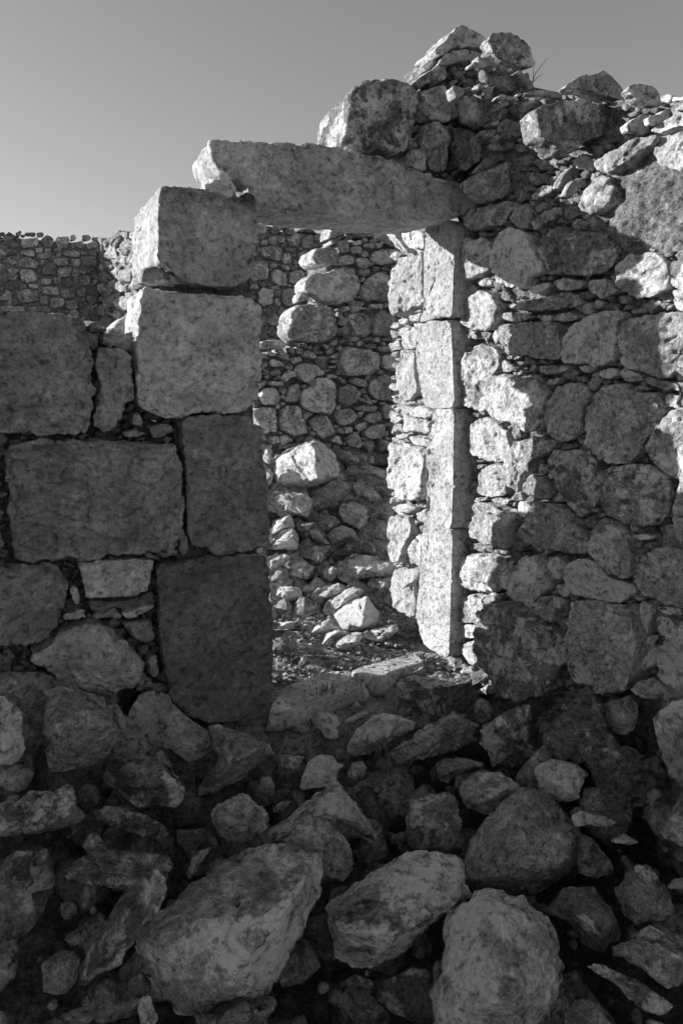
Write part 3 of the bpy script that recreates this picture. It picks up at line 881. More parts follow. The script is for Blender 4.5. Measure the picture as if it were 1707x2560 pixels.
RW = [
    ('N 1295,110 1310,75 1370,60 1430,75 1490,110 1520,150 1525,240 1460,260 1340,210 1310,165', dict(face=True, mat=M_LICHEN, hk=.22)),
    ('N 1070,230 1170,220 1260,270 1260,330 1170,330 1090,310', dict(face=True)), ('N 1265,245 1320,265 1460,295 1470,350 1450,380 1380,360 1300,330', dict(face=True, tone=.45)),
    ('N 1160,400 1230,400 1330,430 1335,470 1300,530 1270,560 1190,530 1165,450', dict(face=True)), ('N 1110,600 1150,560 1220,580 1305,620 1290,690 1230,750 1160,790 1130,700', dict(face=True, hk=.08, tone=.27)),
    ('N 1350,580 1380,520 1450,535 1520,580 1500,600 1400,620', dict(face=True)), ('N 1310,650 1340,620 1400,630 1450,650 1390,680 1330,680', dict(face=True)),
    ('D 205,740 240,690 300,630 400,590 490,600 460,650 370,660 270,715', dict(face=True)), ('D 165,790 200,750 330,710 400,670 480,670 525,720 525,790 480,850 400,900 280,920 220,880 180,830', dict(face=True, q=3, hk=.22)),
    ('D 135,1020 170,980 300,930 420,920 495,950 430,1010 420,1070 330,1080 210,1120 160,1090', dict(q=3)), 'D 430,1020 480,970 560,930 580,1000 560,1100 500,1100 460,1060',
    ('D 85,1300 110,1220 180,1170 300,1170 340,1210 320,1290 310,1370 230,1410 150,1440 100,1390', dict(q=3, hk=.2)),
    'D 320,1290 345,1220 370,1130 450,1110 540,1120 580,1180 620,1250 650,1330 655,1390 560,1410 545,1480 440,1490 360,1430 315,1360',
    ('D 640,1230 680,1130 720,1080 810,1090 840,1110 950,1120 1060,1120 1130,1200 1120,1340 1060,1400 900,1405 700,1405 660,1330', dict(mat=M_LICHEN, hk=.14)),
    ('D 605,330 640,290 720,270 850,258 940,265 1050,290 1130,340 1180,400 1170,470 1130,510 1000,510 900,540 860,610 760,620 720,560 640,500 620,420', dict(face=True, mat=M_LICHEN, hk=.22, lift=.05, q=3)),
    ('D 800,165 880,120 950,95 1030,85 1100,110 1150,170 1195,220 1170,260 1080,240 1000,230 930,200 860,195', dict(face=True, hk=.2)), ('D 1195,190 1220,160 1340,155 1380,190 1415,260 1415,315 1340,300 1270,270 1220,220', dict(face=True)),
    'D 1420,230 1480,220 1500,240 1480,270 1430,270', 'D 1490,240 1568,230 1620,260 1568,272 1500,270', 'D 1485,282 1568,277 1650,290 1650,330 1568,330 1500,350',
    ('D 1195,420 1250,370 1330,355 1340,400 1345,480 1290,475 1210,465', dict(face=True)), ('D 1345,370 1420,350 1470,310 1480,370 1400,420 1350,420', dict(face=True)), 'D 1365,460 1410,420 1490,380 1530,340 1640,330 1640,420 1500,450 1400,480',
    ('D 1390,560 1410,500 1500,480 1640,450 1640,720 1500,720 1430,680 1395,620', dict(tone=.48)), ('D 1000,660 1130,580 1250,520 1390,490 1380,540 1250,620 1190,690 1090,745 1010,710', dict(tone=.45, lift=.03)),
    ('D 860,650 900,625 960,630 990,690 980,720 900,700', dict(face=True)), ('D 745,840 760,780 800,720 850,685 890,700 890,750 830,790 780,820', dict(face=True)), ('D 795,880 830,800 890,770 960,780 930,830 860,860 845,900', dict(face=True)),
    ('D 885,940 930,850 990,780 1040,745 1090,770 1125,850 1110,920 1060,970 960,1010 910,980', dict(hk=.3, lift=.03, q=3)), ('D 1165,1160 1210,1130 1280,1170 1270,1200 1200,1200', dict(tone=.5)),
    ('D 1130,1400 1160,1320 1240,1260 1320,1240 1420,1270 1470,1330 1480,1430 1460,1490 1380,1540 1290,1545 1200,1510 1140,1450', dict(tone=.5, q=3.5)),
    ('D 1475,1350 1520,1270 1640,1200 1640,1440 1550,1430 1490,1400', dict(tone=.5)), 'D 1485,1420 1560,1440 1640,1450 1640,1500 1500,1485', ('D 1490,1500 1640,1505 1640,1640 1568,1640 1520,1600', dict(tone=.55)),
    'D 720,1440 800,1415 930,1440 900,1490 810,1505 740,1480', 'D 950,1480 970,1440 1060,1425 1120,1470 1165,1505 1080,1540 1050,1560 970,1520', 'D 545,1510 610,1470 690,1450 700,1480 620,1530',
    'D 580,880 650,830 720,820 720,850 640,900 590,910', 'D 580,1060 640,1010 760,960 760,1010 680,1070 600,1110', ('D 530,230 560,205 680,190 770,230 760,250 650,230', dict(face=True)), ('D 860,230 890,205 980,235 1030,270 940,260', dict(face=True)),
    'E 425,180 520,120 640,120 760,80 860,80 900,150 820,180 700,200 560,210', 'E 380,235 420,205 560,220 590,240 540,265 470,280', 'E 605,230 720,230 710,265 660,275', 'E 725,255 760,215 840,205 890,235 860,265 760,268',
    ('E 115,190 150,120 250,60 330,90 380,170 370,270 330,320 230,325 150,295 125,270', dict(tone=.45)), ('E 385,300 500,290 620,265 750,280 765,350 790,480 770,515 640,510 560,485 410,485 395,380', dict(tone=.5, q=10, hk=.08)),
    ('E 800,370 840,290 930,240 1040,220 1160,210 1205,230 1155,300 1150,430 1125,530 1090,560 1010,565 900,545 810,540 795,470', dict(hk=.1, q=7)),
    ('E 1165,330 1205,260 1300,230 1430,220 1568,215 1650,220 1650,420 1568,440 1545,560 1500,630 1400,640 1290,600 1180,550 1165,460', dict(hk=.14, q=5)), 'E 1230,190 1310,165 1310,212 1240,222',
    ('E 120,650 140,540 190,460 260,420 360,440 370,560 330,650 300,740 305,850 230,850 150,800', dict(tone=.45)), ('E 300,780 310,700 350,630 400,615 520,640 620,620 660,700 705,730 680,810 660,860 655,960 600,985 520,970 470,920 370,905 320,860', dict(tone=.47, q=3, hk=.24)),
    ('E 665,890 680,810 720,760 750,690 840,670 930,680 965,780 925,830 915,980 850,1030 780,1050 730,1020 690,980', dict(q=3, hk=.22)),
    ('E 940,850 985,800 1060,700 1200,680 1280,730 1400,740 1440,830 1440,900 1380,1000 1320,1060 1310,1130 1250,1190 1120,1200 1050,1170 1000,1110 945,1070 948,960', dict(hk=.14, q=5, tone=.38)),
    ('E 1330,1080 1395,960 1465,900 1568,840 1680,800 1680,1300 1568,1310 1470,1280 1400,1220 1340,1160', dict(hk=.2, q=3, tone=.42)), ('E 175,1000 210,930 290,890 360,920 420,1000 450,1080 410,1170 360,1185 200,1140', dict(tone=.5)),
    ('E 400,1210 430,1120 500,1040 600,1020 730,1040 760,1060 720,1110 600,1170 590,1255 520,1305 510,1390 440,1330 380,1260', dict(tone=.42)), ('E 225,1370 240,1270 300,1210 390,1200 400,1270 420,1330 420,1410 320,1415 230,1400', dict(tone=.55)),
    'E 680,1190 740,1100 780,1120 760,1190 700,1220', 'E 690,1270 750,1200 748,1290 700,1300', ('E 760,1180 800,1120 960,1110 1050,1200 1068,1260 1035,1400 1020,1480 950,1480 850,1440 780,1370 760,1280', dict(mat=M_LICHEN, tone=.26)),
    ('S 1509,1201 1524,1167 1566,1163 1616,1159 1643,1178 1673,1205 1677,1243 1673,1281 1654,1307 1612,1311 1566,1309 1528,1288 1509,1273', dict(mat=M_LICHEN, hk=.1, q=7, tone=.36)),
    ('E 530,1335 592,1265 640,1280 700,1330 710,1420 650,1430 540,1390', dict(tone=.26)), 'E 1310,650 1360,640 1480,660 1568,690 1568,720 1450,730 1360,690', 'E 1145,600 1190,570 1260,600 1320,640 1280,660 1210,660',
    'E 1020,590 1080,570 1140,580 1130,640 1060,640 1025,620', ('E 890,560 950,550 1000,570 960,610 900,600', dict(tone=.5)), ('E 640,570 720,550 820,560 790,600 700,615 650,600', dict(tone=.5)),
    ('E 670,665 720,645 770,640 730,685 690,680', dict(tone=.5)), 'E 1235,715 1290,680 1330,715 1260,730', 'E 325,370 350,320 385,360 350,420', 'E 120,300 200,325 240,385 160,380',
    ('E 200,1430 270,1415 280,1440 210,1455', dict(tone=.5)), ('E 310,1440 360,1410 440,1430 420,1470 350,1460', dict(tone=.45)), 'E 810,1460 850,1445 910,1470 950,1530 900,1550', 'E 935,1482 1020,1490 1000,1520',
    'E 1550,480 1600,450 1680,470 1680,640 1580,640', 'F 1510,110 1568,20 1680,0 1680,300 1568,320 1530,250', 'E 1450,740 1568,760 1560,830 1460,830',
    ('F 205,20 300,10 400,60 440,80 445,200 440,320 340,300 250,260 185,240 195,130', dict(tone=.52, q=8)), ('F 510,210 560,130 590,20 620,5 740,30 840,90 900,170 970,240 970,330 870,350 760,330 640,290 560,265', dict(hk=.12)),
    ('F 990,230 1010,150 1070,110 1150,160 1240,260 1240,380 1240,490 1180,510 1090,460 1030,400 980,330', dict(hk=.16)), ('F 80,500 120,400 170,345 260,350 400,360 470,400 450,470 420,560 400,590 260,595 190,580 100,550', dict(tone=.42, q=3.5)),
    'F 420,540 450,460 540,370 640,355 670,400 690,460 740,530 700,590 640,640 590,720 500,670 440,620', 'F 668,390 740,360 780,420 770,510 740,525 695,450',
    ('F 780,515 820,420 900,380 1000,390 1060,470 1130,520 1240,560 1250,610 1150,690 1050,660 930,635 850,600', dict(hk=.12, tone=.4)),
    ('F 1258,500 1275,430 1330,350 1440,315 1568,315 1700,340 1700,720 1568,700 1440,660 1330,610 1262,570', dict(hk=.14, q=5, tone=.38, aniso=((.25, 1, 0), 5.0), dark_amp=.2)),
    ('F 100,720 120,640 200,615 250,640 265,690 250,790 160,805 110,780', dict(tone=.45, q=3)), 'F 265,660 310,605 395,610 390,635 290,680', 'F 105,830 150,812 240,820 245,860 200,910 110,890', ('F 120,960 150,930 240,922 250,1040 200,1085 150,1040', dict(tone=.42)),
    ('F 250,830 280,720 350,690 460,680 540,710 600,790 700,860 820,930 825,1000 800,1060 740,1200 650,1290 500,1330 400,1260 330,1150 270,1050 240,930', dict(mat=M_LICHEN, hk=.22, lift=.05, q=3.4, T=.4, tone=.3)),
    ('F 590,700 640,640 720,620 780,680 740,750 710,810 640,770 595,730', dict(lift=.02)), ('F 850,790 890,690 910,650 1000,660 1150,710 1250,760 1280,850 1290,950 1260,1100 1230,1230 1150,1260 1040,1255 990,1190 870,1175 850,1080 832,1000 838,880', dict(hk=.12, q=5, tone=.40, lift=.03)),
    'F 1290,690 1310,655 1380,710 1370,800 1350,880 1300,905 1285,840', 'F 1330,960 1350,885 1410,890 1380,960 1340,1000', 'F 1395,770 1450,760 1530,800 1480,880 1420,890', 'F 1290,1080 1380,960 1440,940 1400,1050 1330,1115',
    ('F 1395,1040 1450,940 1568,790 1700,760 1700,1280 1568,1240 1480,1200 1410,1160', dict(hk=.2, lift=.05, q=3, tone=.36)), 'F 1395,710 1450,695 1560,710 1560,758 1450,745',
    'F 740,560 790,545 840,600 800,640 745,610', 'F 830,680 870,660 880,720 850,780', 'F 1240,225 1320,220 1370,250 1290,265', 'F 490,20 540,0 570,60 530,130 500,100',
]
rw_polys = stones(RW, FR, rw, hk=.17, T=.28, tone=.35, q=6, gain=1.68, grow=1.06)
rw_region = P('S 1165,470 1180,330 1330,240 1420,225 1560,235 1700,260 1700,1760 1480,1760 1200,1740 1150,1650 1150,700')
mortar = P('D 1130,700 1390,560 1430,700 1568,740 1568,1180 1290,1230 1140,1130 1130,960')
fill_wall(rw_region, rw_polys + [mortar], FR, rw, 6, 20, 9000, 31, tone=.36, lift=-.02)
core(P('S 1150,1800 1145,420 1160,290 1200,215 1290,205 1330,235 1350,250 1420,245 1560,255 1720,275 1745,275 1745,2350'), FR, rw, depth=.055, T=.5, tone=.19, amp=.022, sp_px=5,
     bumps=[((1600, 480), np.array([.2, .14]), .05), ((1640, 570), np.array([.2, .12]), .04), ((1340, 740), np.array([.1, .05]), .02)])
_hp = FR.hit(P('S 1290,200'))[0]
FH = Frame(_hp, EU, UP, -EV)                    # heap at the top of the corner, facing the same way as the doorway wall
fill_wall(P('N 1090,250 1270,210 1340,200 1510,270 1510,350 1568,420 1568,560 1340,620 1160,430'), rw_polys, FH, rw, 7, 30, 3500, 37, tone=.45, lift=-.03, T=.05, flat=.8)
_aR = FR.to2d(P('S 1720,1200'))[0, 0]
course_blocks(_aR + .0, _aR + .75, -0.1, 2.25, FR, rw, .16, .32, .2, .42, .4, .35, 9, M_STONE)

# ------------------------------------------------------------------ wall inside the room, its end broken down in steps
iw = thing('stone_wall', tuple(PL + EV * 2.4), 'broken inner wall seen through the doorway, its sunlit left end stepped', 'wall')
IW = [
    ('G 310,780 310,700 330,620 390,565 470,560 540,570 600,620 635,670 635,760 600,810 520,835 440,830 350,815', dict(q=3.5, hk=.28, lift=.06)), ('G 420,430 460,380 560,365 680,325 740,340 780,410 770,490 720,550 640,580 560,560 470,510 420,480', dict(q=3.2, hk=.26, lift=.05)),
    'G 780,480 820,420 880,360 990,385 1005,460 1000,550 900,560 820,560 790,530', ('G 460,260 490,210 580,190 630,220 635,280 600,325 510,325 470,300', dict(hk=.3)), 'G 640,270 700,250 750,270 740,320 640,320',
    ('G 850,260 890,220 960,208 1030,220 1055,260 1000,310 920,325 870,300', dict(hk=.28)), 'G 720,200 770,190 800,210 790,245 740,245', 'G 735,160 800,160 795,188 740,188', 'G 580,150 590,70 640,55 720,70 720,110 640,130',
    'G 865,700 880,640 930,615 990,630 1030,700 1030,770 960,790 880,785', ('G 690,650 740,630 830,640 860,690 850,760 800,795 740,770', dict(lift=-.08)), ('G 650,930 690,855 740,860 890,880 905,930 905,1000 870,1030 780,1045 690,1045 660,1010', dict(hk=.2, lift=.04)),
    'G 920,910 1010,895 1050,900 1025,1000 1010,1020 930,990', 'G 835,1110 870,1050 950,1030 1030,1040 1045,1120 1060,1190 980,1210 900,1200 850,1160', 'G 720,1080 750,1050 830,1080 830,1120 770,1115',
    'G 640,1130 700,1090 750,1110 795,1160 770,1210 690,1245 640,1210', ('G 405,1200 410,1140 480,1110 490,1060 590,1060 630,1120 620,1230 600,1300 500,1290 410,1250', dict(lift=.05)), 'G 350,1000 400,960 480,960 540,1010 550,1040 485,1050 470,1100 410,1080',
    'G 295,1200 330,1110 385,1090 395,1150 380,1210 310,1215', 'G 125,1190 150,1120 240,1120 265,1190 240,1230 150,1230', 'G 255,1330 270,1240 380,1235 400,1300 440,1380 430,1430 340,1440 260,1390', 'G 70,1270 150,1245 230,1250 240,1330 240,1420 140,1400',
    'G 455,1330 500,1305 570,1300 630,1410 540,1460 480,1400', 'G 620,1310 640,1270 720,1255 770,1310 740,1350 650,1370', 'G 745,1250 800,1235 900,1240 880,1280 760,1270', 'G 805,1330 840,1290 910,1275 930,1330 860,1360', 'G 925,1260 960,1225 1000,1240 1000,1310 960,1335',
    'G 810,1420 850,1370 930,1358 945,1390 930,1450 850,1465', 'G 985,1360 1050,1330 1060,1400 1020,1450 990,1430', 'G 690,1450 750,1400 800,1480 780,1520 710,1510', 'G 680,1380 740,1380 730,1412 690,1425', 'G 590,1470 640,1430 670,1470 660,1500',
    ('G 810,1160 850,1190 868,1235 830,1220', dict(tone=.55)), 'G 900,850 980,845 1015,870 960,890 905,880', 'G 815,840 880,835 895,865 830,868', 'G 870,800 910,790 915,825 880,825', 'G 925,795 985,800 980,815 930,815',
    'G 190,950 220,930 290,960 290,990 200,980', 'G 245,905 320,900 325,945 270,935', 'G 405,895 450,870 510,920 480,935 410,920', 'G 560,880 600,860 610,890 575,905', 'G 595,910 640,890 645,930 600,930', 'G 360,860 410,860 415,895 375,900',
    'G 320,860 355,850 355,900 325,895', 'G 580,1030 640,1040 635,1060 570,1060', 'G 590,820 630,800 640,835 600,845', 'G 650,810 690,795 700,820 660,835', 'G 710,800 760,785 775,815 720,820', ('G 130,820 240,800 300,830 290,865 130,870', dict(lift=.05, tone=.45)),
    'G 200,1020 250,990 280,1030 210,1050', ('G 190,1080 280,1080 290,1110 200,1110', dict(lift=.03)), 'G 120,1100 170,1070 180,1090 130,1130', ('G 380,540 400,495 455,500 450,545 390,565', dict(hk=.3)), 'G 840,575 940,570 935,605 850,600', 'G 775,345 850,345 850,390 780,395',
    'G 180,1450 250,1430 260,1490 200,1490', 'G 130,1400 180,1360 195,1410 140,1430',
]
iw_polys = stones(IW, FM, iw, hk=.2, T=.26, tone=.36, q=6, gain=1.4)
fill_wall(P('G 100,900 300,850 340,800 640,820 640,600 790,560 620,340 600,120 830,90 1010,120 1040,1000 1060,1500 600,1530 100,1500'), iw_polys, FM, iw, 6, 20, 9000, 41, tone=.42, lift=-.02, T=.15)
core(P('G 90,900 330,870 430,830 560,650 600,540 640,420 600,330 640,200 840,110 1150,110 1150,1640 90,1640'), FM, iw, depth=.07, T=.5, tone=.22, sp_px=11)

# ------------------------------------------------------------------ far walls
f3 = thing('stone_wall', tuple(PL + EV * 5.5), 'distant wall of small stones under the lintel, behind the inner wall', 'wall')
F3 = ['G 135,200 190,195 270,205 270,290 220,290 140,260', 'G 275,290 290,240 330,240 330,305 290,310', 'G 70,300 120,290 180,295 180,420 70,420', 'G 205,360 250,345 300,380 305,450 240,450 205,410', 'G 115,490 150,470 215,480 210,570 150,585 120,560',
      'G 275,490 320,470 385,490 380,560 320,590 280,570', 'G 175,690 200,630 260,660 260,700 240,720 180,705', 'G 330,360 400,350 430,390 360,440 325,430', 'G 380,240 450,220 460,320 390,310', 'G 300,140 380,110 400,140 380,200 330,190',
      'G 410,150 470,110 480,200 430,210 410,190', 'G 480,130 520,105 540,150 490,165', 'G 265,690 300,670 295,720 262,725', 'G 55,445 110,440 120,475 70,475', 'G 220,490 270,475 270,520 225,525', 'G 225,540 265,535 260,590 230,580', 'G 185,460 250,450 250,478 200,480',
      'G 190,310 240,310 240,335 200,330', 'G 275,320 320,320 325,350 285,350', 'G 135,160 180,150 180,185 140,185']
f3_polys = stones(F3, FF3, f3, hk=.16, T=.22, tone=.36, q=9, gain=1.35, grow=1.08)
fill_wall(P('G -200,70 60,70 140,45 420,90 560,110 700,80 700,800 -200,900'), f3_polys, FF3, f3, 5, 18, 6000, 51, tone=.33, big=11)
core(P('G -560,70 -40,60 140,55 420,100 560,118 720,90 720,1500 -560,1500'), FF3, f3, depth=.04, T=.5, tone=.25, sp_px=10)

f1 = thing('stone_wall', tuple(FF1.o - EU * 1.0), 'distant rubble wall with ragged top behind the low left wall', 'wall')
F1 = ['120,445 210,430 215,480 125,490', '310,430 385,425 385,485 320,490', '395,465 460,450 475,490 400,490', '485,465 540,450 550,490 490,495', '115,505 195,505 190,540 120,530', '205,520 285,515 285,550 215,555', '355,505 445,510 445,540 360,535',
      '105,560 150,540 220,570 210,605 110,600', '300,550 380,545 385,590 300,580', '400,550 450,555 450,595 405,590', '455,540 530,535 545,590 470,590', '235,610 270,575 315,580 310,640 240,640', '115,610 190,615 215,670 150,685 120,670', '320,600 400,600 395,650 320,650',
      '95,740 150,720 215,730 210,790 110,795', '235,705 330,710 330,755 240,745', '340,720 420,715 415,770 345,770', '285,770 360,775 355,820 290,825', '370,785 440,785 440,830 375,830', '10,815 130,815 140,845 10,845', '160,820 270,815 275,850 160,845',
      '430,720 480,715 480,760 435,765', '300,660 340,650 345,690 305,690', '230,660 290,660 290,695 235,695', '430,660 500,640 500,700 430,700', '220,760 270,760 270,805 225,800', '110,690 150,690 150,720 110,720', '160,690 220,695 215,720 165,715', '60,465 105,460 95,490 65,490',
      '300,495 340,490 345,510 305,510', '200,490 240,490 235,515 205,515', '250,495 285,490 285,512 250,512', '205,405 240,405 245,425 210,425', '395,420 420,415 430,440 395,450', '460,420 500,415 510,440 465,450', '515,430 550,430 550,447 520,445']
f1_polys = stones(['A ' + s for s in F1], FF1, f1, hk=.15, T=.22, tone=.33, q=9, gain=1.25, grow=1.08)
fill_wall(P('A -500,425 -40,412 130,408 300,425 560,440 556,930 -500,930'), f1_polys, FF1, f1, 5, 16, 9000, 61, tone=.30, big=11)
core(P('A -1300,470 -400,430 -40,418 130,418 300,440 562,450 580,450 580,1500 -1300,1500'), FF1, f1, depth=.04, T=.5, tone=.22, sp_px=10)

f2 = thing('stone_wall', tuple(FF2.o - EV * 1.0), 'distant sunlit wall meeting the ragged wall in a corner beside the pillar', 'wall')
fill_wall(P('A 562,450 620,430 740,400 860,360 860,930 562,930'), [], FF2, f2, 5, 15, 6000, 71, tone=.38, big=10, T=.2, flat=1.3, lift=0.0)
core(P('A 562,455 620,435 740,405 870,365 870,1500 562,1500'), FF2, f2, depth=.03, T=.5, tone=.28, sp_px=8)
# ------------------------------------------------------------------ loose stones, each lying where its sight line meets the rubble
LOOSE_POLYS = []


def loose(label, spec, tone=.3, name='boulder', mat=None, hk=.46, tk=.7, frac=.3, dz=0.0, group=None, q=3.0, cat=None, ridge=None, patch=None, facets=5, slope=.9, rough=1.0, near=0.0, set_back=.22, **kw):
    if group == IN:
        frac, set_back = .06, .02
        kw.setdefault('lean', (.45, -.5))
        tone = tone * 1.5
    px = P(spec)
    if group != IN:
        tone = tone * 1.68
    LOOSE_POLYS.append(px)
    c, A = area_centroid(px)
    h = px[:, 1].max() - px[:, 1].min()
    pt = land(np.array([[c[0], px[:, 1].max() - frac * h]]))
    dep = float((pt - CAM) @ _fw) - near
    size = math.sqrt(abs(A)) * dep / F_PX
    dep += set_back * size
    r = ray(c)[0]
    for _ in range(200):                           # keep it in front of the walls
        q3 = CAM + r * dep
        uu, vv = uv_of(q3[0], q3[1])
        if group == IN or (uu < W_DOOR - .28 * size and (vv < -.16 * size or uu > .05)):
            break
        dep -= .01
    n = -r / np.linalg.norm(r)
    b = UP - (UP @ n) * n
    b /= np.linalg.norm(b)
    fr = Frame(CAM + r * dep + UP * dz, np.cross(b, n), b, n)
    size = math.sqrt(abs(A)) * dep / F_PX
    p2 = fr.to2d(px)
    rr = None
    if ridge is not None:
        ra = np.array(ridge, float)
        rr = np.column_stack([fr.to2d(ra[:, :2]), ra[:, 2] * size * 1.7])
        kw.setdefault('chis', (3, 0.0, 0.03))
        rough = min(rough, .75)
    pp = None
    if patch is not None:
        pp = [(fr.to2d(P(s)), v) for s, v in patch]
    V, qd, tr, tn, cc, _ = stone_geo(p2, hk * size, tk * size, SPACE_PX * dep / F_PX, q=q, facets=facets, slope=slope, roundback=True, hull=True, smooth_it=0,
                                     tone=tone, ridge=rr, patch=pp, rough=rough, **kw)
    me = build_mesh(name, V, qd, tr, mat or M_STONE, tn)
    o = new_obj(name, me, None, label, cat or ('boulder' if name == 'boulder' else 'stone'), group)
    o.matrix_basis = mat_of(fr, cc)
    return o


FG = 'fallen stones in front of the doorway'
IN = 'fallen stones inside the doorway'

# front, left half
loose('pale stone with a ridged top cut by the left picture edge', 'C -60,320 30,315 60,350 100,365 130,400 138,480 130,560 140,600 120,660 60,705 0,690 -60,680', .32, group=FG)
loose('small dark flake above the stone at the left edge', 'C -20,275 60,215 85,205 140,280 130,335 60,325', .2, 'loose_stone', group=FG)
loose('large dark boulder directly below the humped stone of the left wall', 'C 240,290 340,265 480,290 580,330 600,400 650,480 650,560 600,650 500,700 330,740 270,730 255,620 280,570 225,520 240,430 260,330', .28, rough=1.2, group=FG,
      ridge=[(110, 1790, .2), (200, 1775, .3), (285, 1810, .25), (180, 1850, .42)])
loose('thin upright splinter between the dark boulder and the smooth slab', 'C 605,372 650,350 680,400 710,470 700,530 660,500 620,430', .26, 'loose_stone', group=FG)
loose('smooth grey slab leaning diagonally at the foot of the pillar', 'C 720,400 780,290 860,275 940,290 960,340 1010,390 1070,440 1130,490 1180,520 1170,600 1150,640 1060,690 990,640 940,610 860,590 800,540 750,500 720,450', .24, mat=M_ASHLAR, group=FG, hk=.16, facets=3, slope=.3, q=7, rough=.6)
loose('small dark triangular stone above the smooth leaning slab', 'C 782,200 800,180 850,230 890,262 800,268 755,300', .2, 'loose_stone', group=FG)
loose('ridged boulder with a pale crest, right of the leaning slab', 'C 1160,490 1220,480 1290,500 1380,530 1430,560 1500,590 1530,640 1460,690 1400,730 1340,790 1240,830 1180,870 1110,870 1105,830 1140,770 1200,700 1220,660 1195,600 1180,540', .26, group=FG,
      ridge=[(560, 1890, .30), (610, 1868, .42), (640, 1862, .4), (575, 1900, .38), (540, 1940, .3), (530, 1830, .12)])
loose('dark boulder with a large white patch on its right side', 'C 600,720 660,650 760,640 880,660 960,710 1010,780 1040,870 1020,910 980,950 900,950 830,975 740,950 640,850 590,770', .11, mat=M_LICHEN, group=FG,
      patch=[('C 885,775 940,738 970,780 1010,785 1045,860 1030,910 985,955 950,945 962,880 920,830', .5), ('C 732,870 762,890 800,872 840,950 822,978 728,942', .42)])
loose('coarse pitted block at the left edge below the dark boulder', 'C -60,900 0,910 100,890 190,840 300,850 400,790 430,860 470,990 440,1040 350,1050 200,1090 50,1100 -60,1110', .24, mat=M_LICHEN, group=FG)
loose('grainy flat slab below the boulder with the white patch', 'C 510,960 600,930 740,960 830,985 910,1030 900,1080 830,1110 700,1080 550,1020', .15, mat=M_LICHEN, group=FG, hk=.2)
loose('round pale knobbly stone left of the peaked rock', 'C 1190,980 1200,950 1260,900 1330,855 1390,860 1440,920 1490,950 1520,1000 1500,1060 1460,1100 1400,1135 1300,1125 1230,1090 1195,1030', .42, group=FG, q=2.4, rough=1.3, hk=.45)
loose('small smooth oval stone above the round knobbly one', 'I 335,770 380,710 410,700 445,740 450,800 420,840 350,800', .22, 'loose_stone', group=FG)
loose('dark flat streaked slab behind the long leaning splinter', 'C 340,1310 400,1250 490,1200 540,1150 600,1160 750,1180 880,1180 940,1190 970,1240 960,1290 860,1320 760,1380 700,1400 600,1390 500,1370 380,1340', .22, mat=M_LICHEN, group=FG, hk=.2, aniso=((.3, 1, 0), 3.0))
loose('dim upright stone near the left edge in the darkest corner', 'K 30,380 60,320 90,285 180,295 165,380 185,460 150,510 100,495 0,465', .13, 'loose_stone', mat=M_LICHEN, group=FG)
loose('small dim stone low in the dark left corner', 'K 170,525 230,510 310,510 265,545 240,605 200,590', .12, 'loose_stone', mat=M_LICHEN, group=FG)
loose('thin dark stone wedged behind the largest front boulder', 'C 1065,1230 1100,1180 1190,1165 1150,1210 1110,1290 1060,1350 1050,1310', .2, 'loose_stone', group=FG)
loose('long narrow slab leaning to the right beside the largest front boulder', 'K 880,398 930,450 945,540 900,620 800,760 720,830 680,920 560,970 500,1030 460,1035 440,1000 440,940 480,850 520,780 570,690 640,600 720,500 800,430', .2, mat=M_LICHEN, group=FG, near=.3, tk=.6,
      ridge=[(380, 2186, .1), (345, 2230, .35), (300, 2290, .4), (245, 2370, .38), (215, 2430, .25)])
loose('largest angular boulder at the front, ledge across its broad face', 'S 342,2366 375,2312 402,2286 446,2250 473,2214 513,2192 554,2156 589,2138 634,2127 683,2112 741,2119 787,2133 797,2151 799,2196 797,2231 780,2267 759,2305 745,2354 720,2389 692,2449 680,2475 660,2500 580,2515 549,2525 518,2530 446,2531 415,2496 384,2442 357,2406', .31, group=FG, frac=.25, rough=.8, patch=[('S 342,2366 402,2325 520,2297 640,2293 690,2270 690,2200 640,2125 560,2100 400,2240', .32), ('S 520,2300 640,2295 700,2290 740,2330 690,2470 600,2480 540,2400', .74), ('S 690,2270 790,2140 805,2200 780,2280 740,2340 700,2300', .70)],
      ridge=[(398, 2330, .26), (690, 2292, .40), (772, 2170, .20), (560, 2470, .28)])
loose('small upright stone at the bottom edge below the largest boulder', 'K 775,1120 800,1105 845,1100 855,1160 880,1220 850,1290 790,1280', .26, 'loose_stone', group=FG)
loose('dark half-hidden stone under the largest boulder at the bottom edge', 'K 1090,1215 1230,1150 1400,1130 1510,1150 1500,1300 1100,1310', .16, 'loose_stone', mat=M_LICHEN, group=FG)
loose('dim flat stone at the bottom edge left of centre', 'K 260,1240 390,1180 480,1152 600,1165 520,1230 420,1300 260,1300', .12, 'loose_stone', mat=M_LICHEN, group=FG)

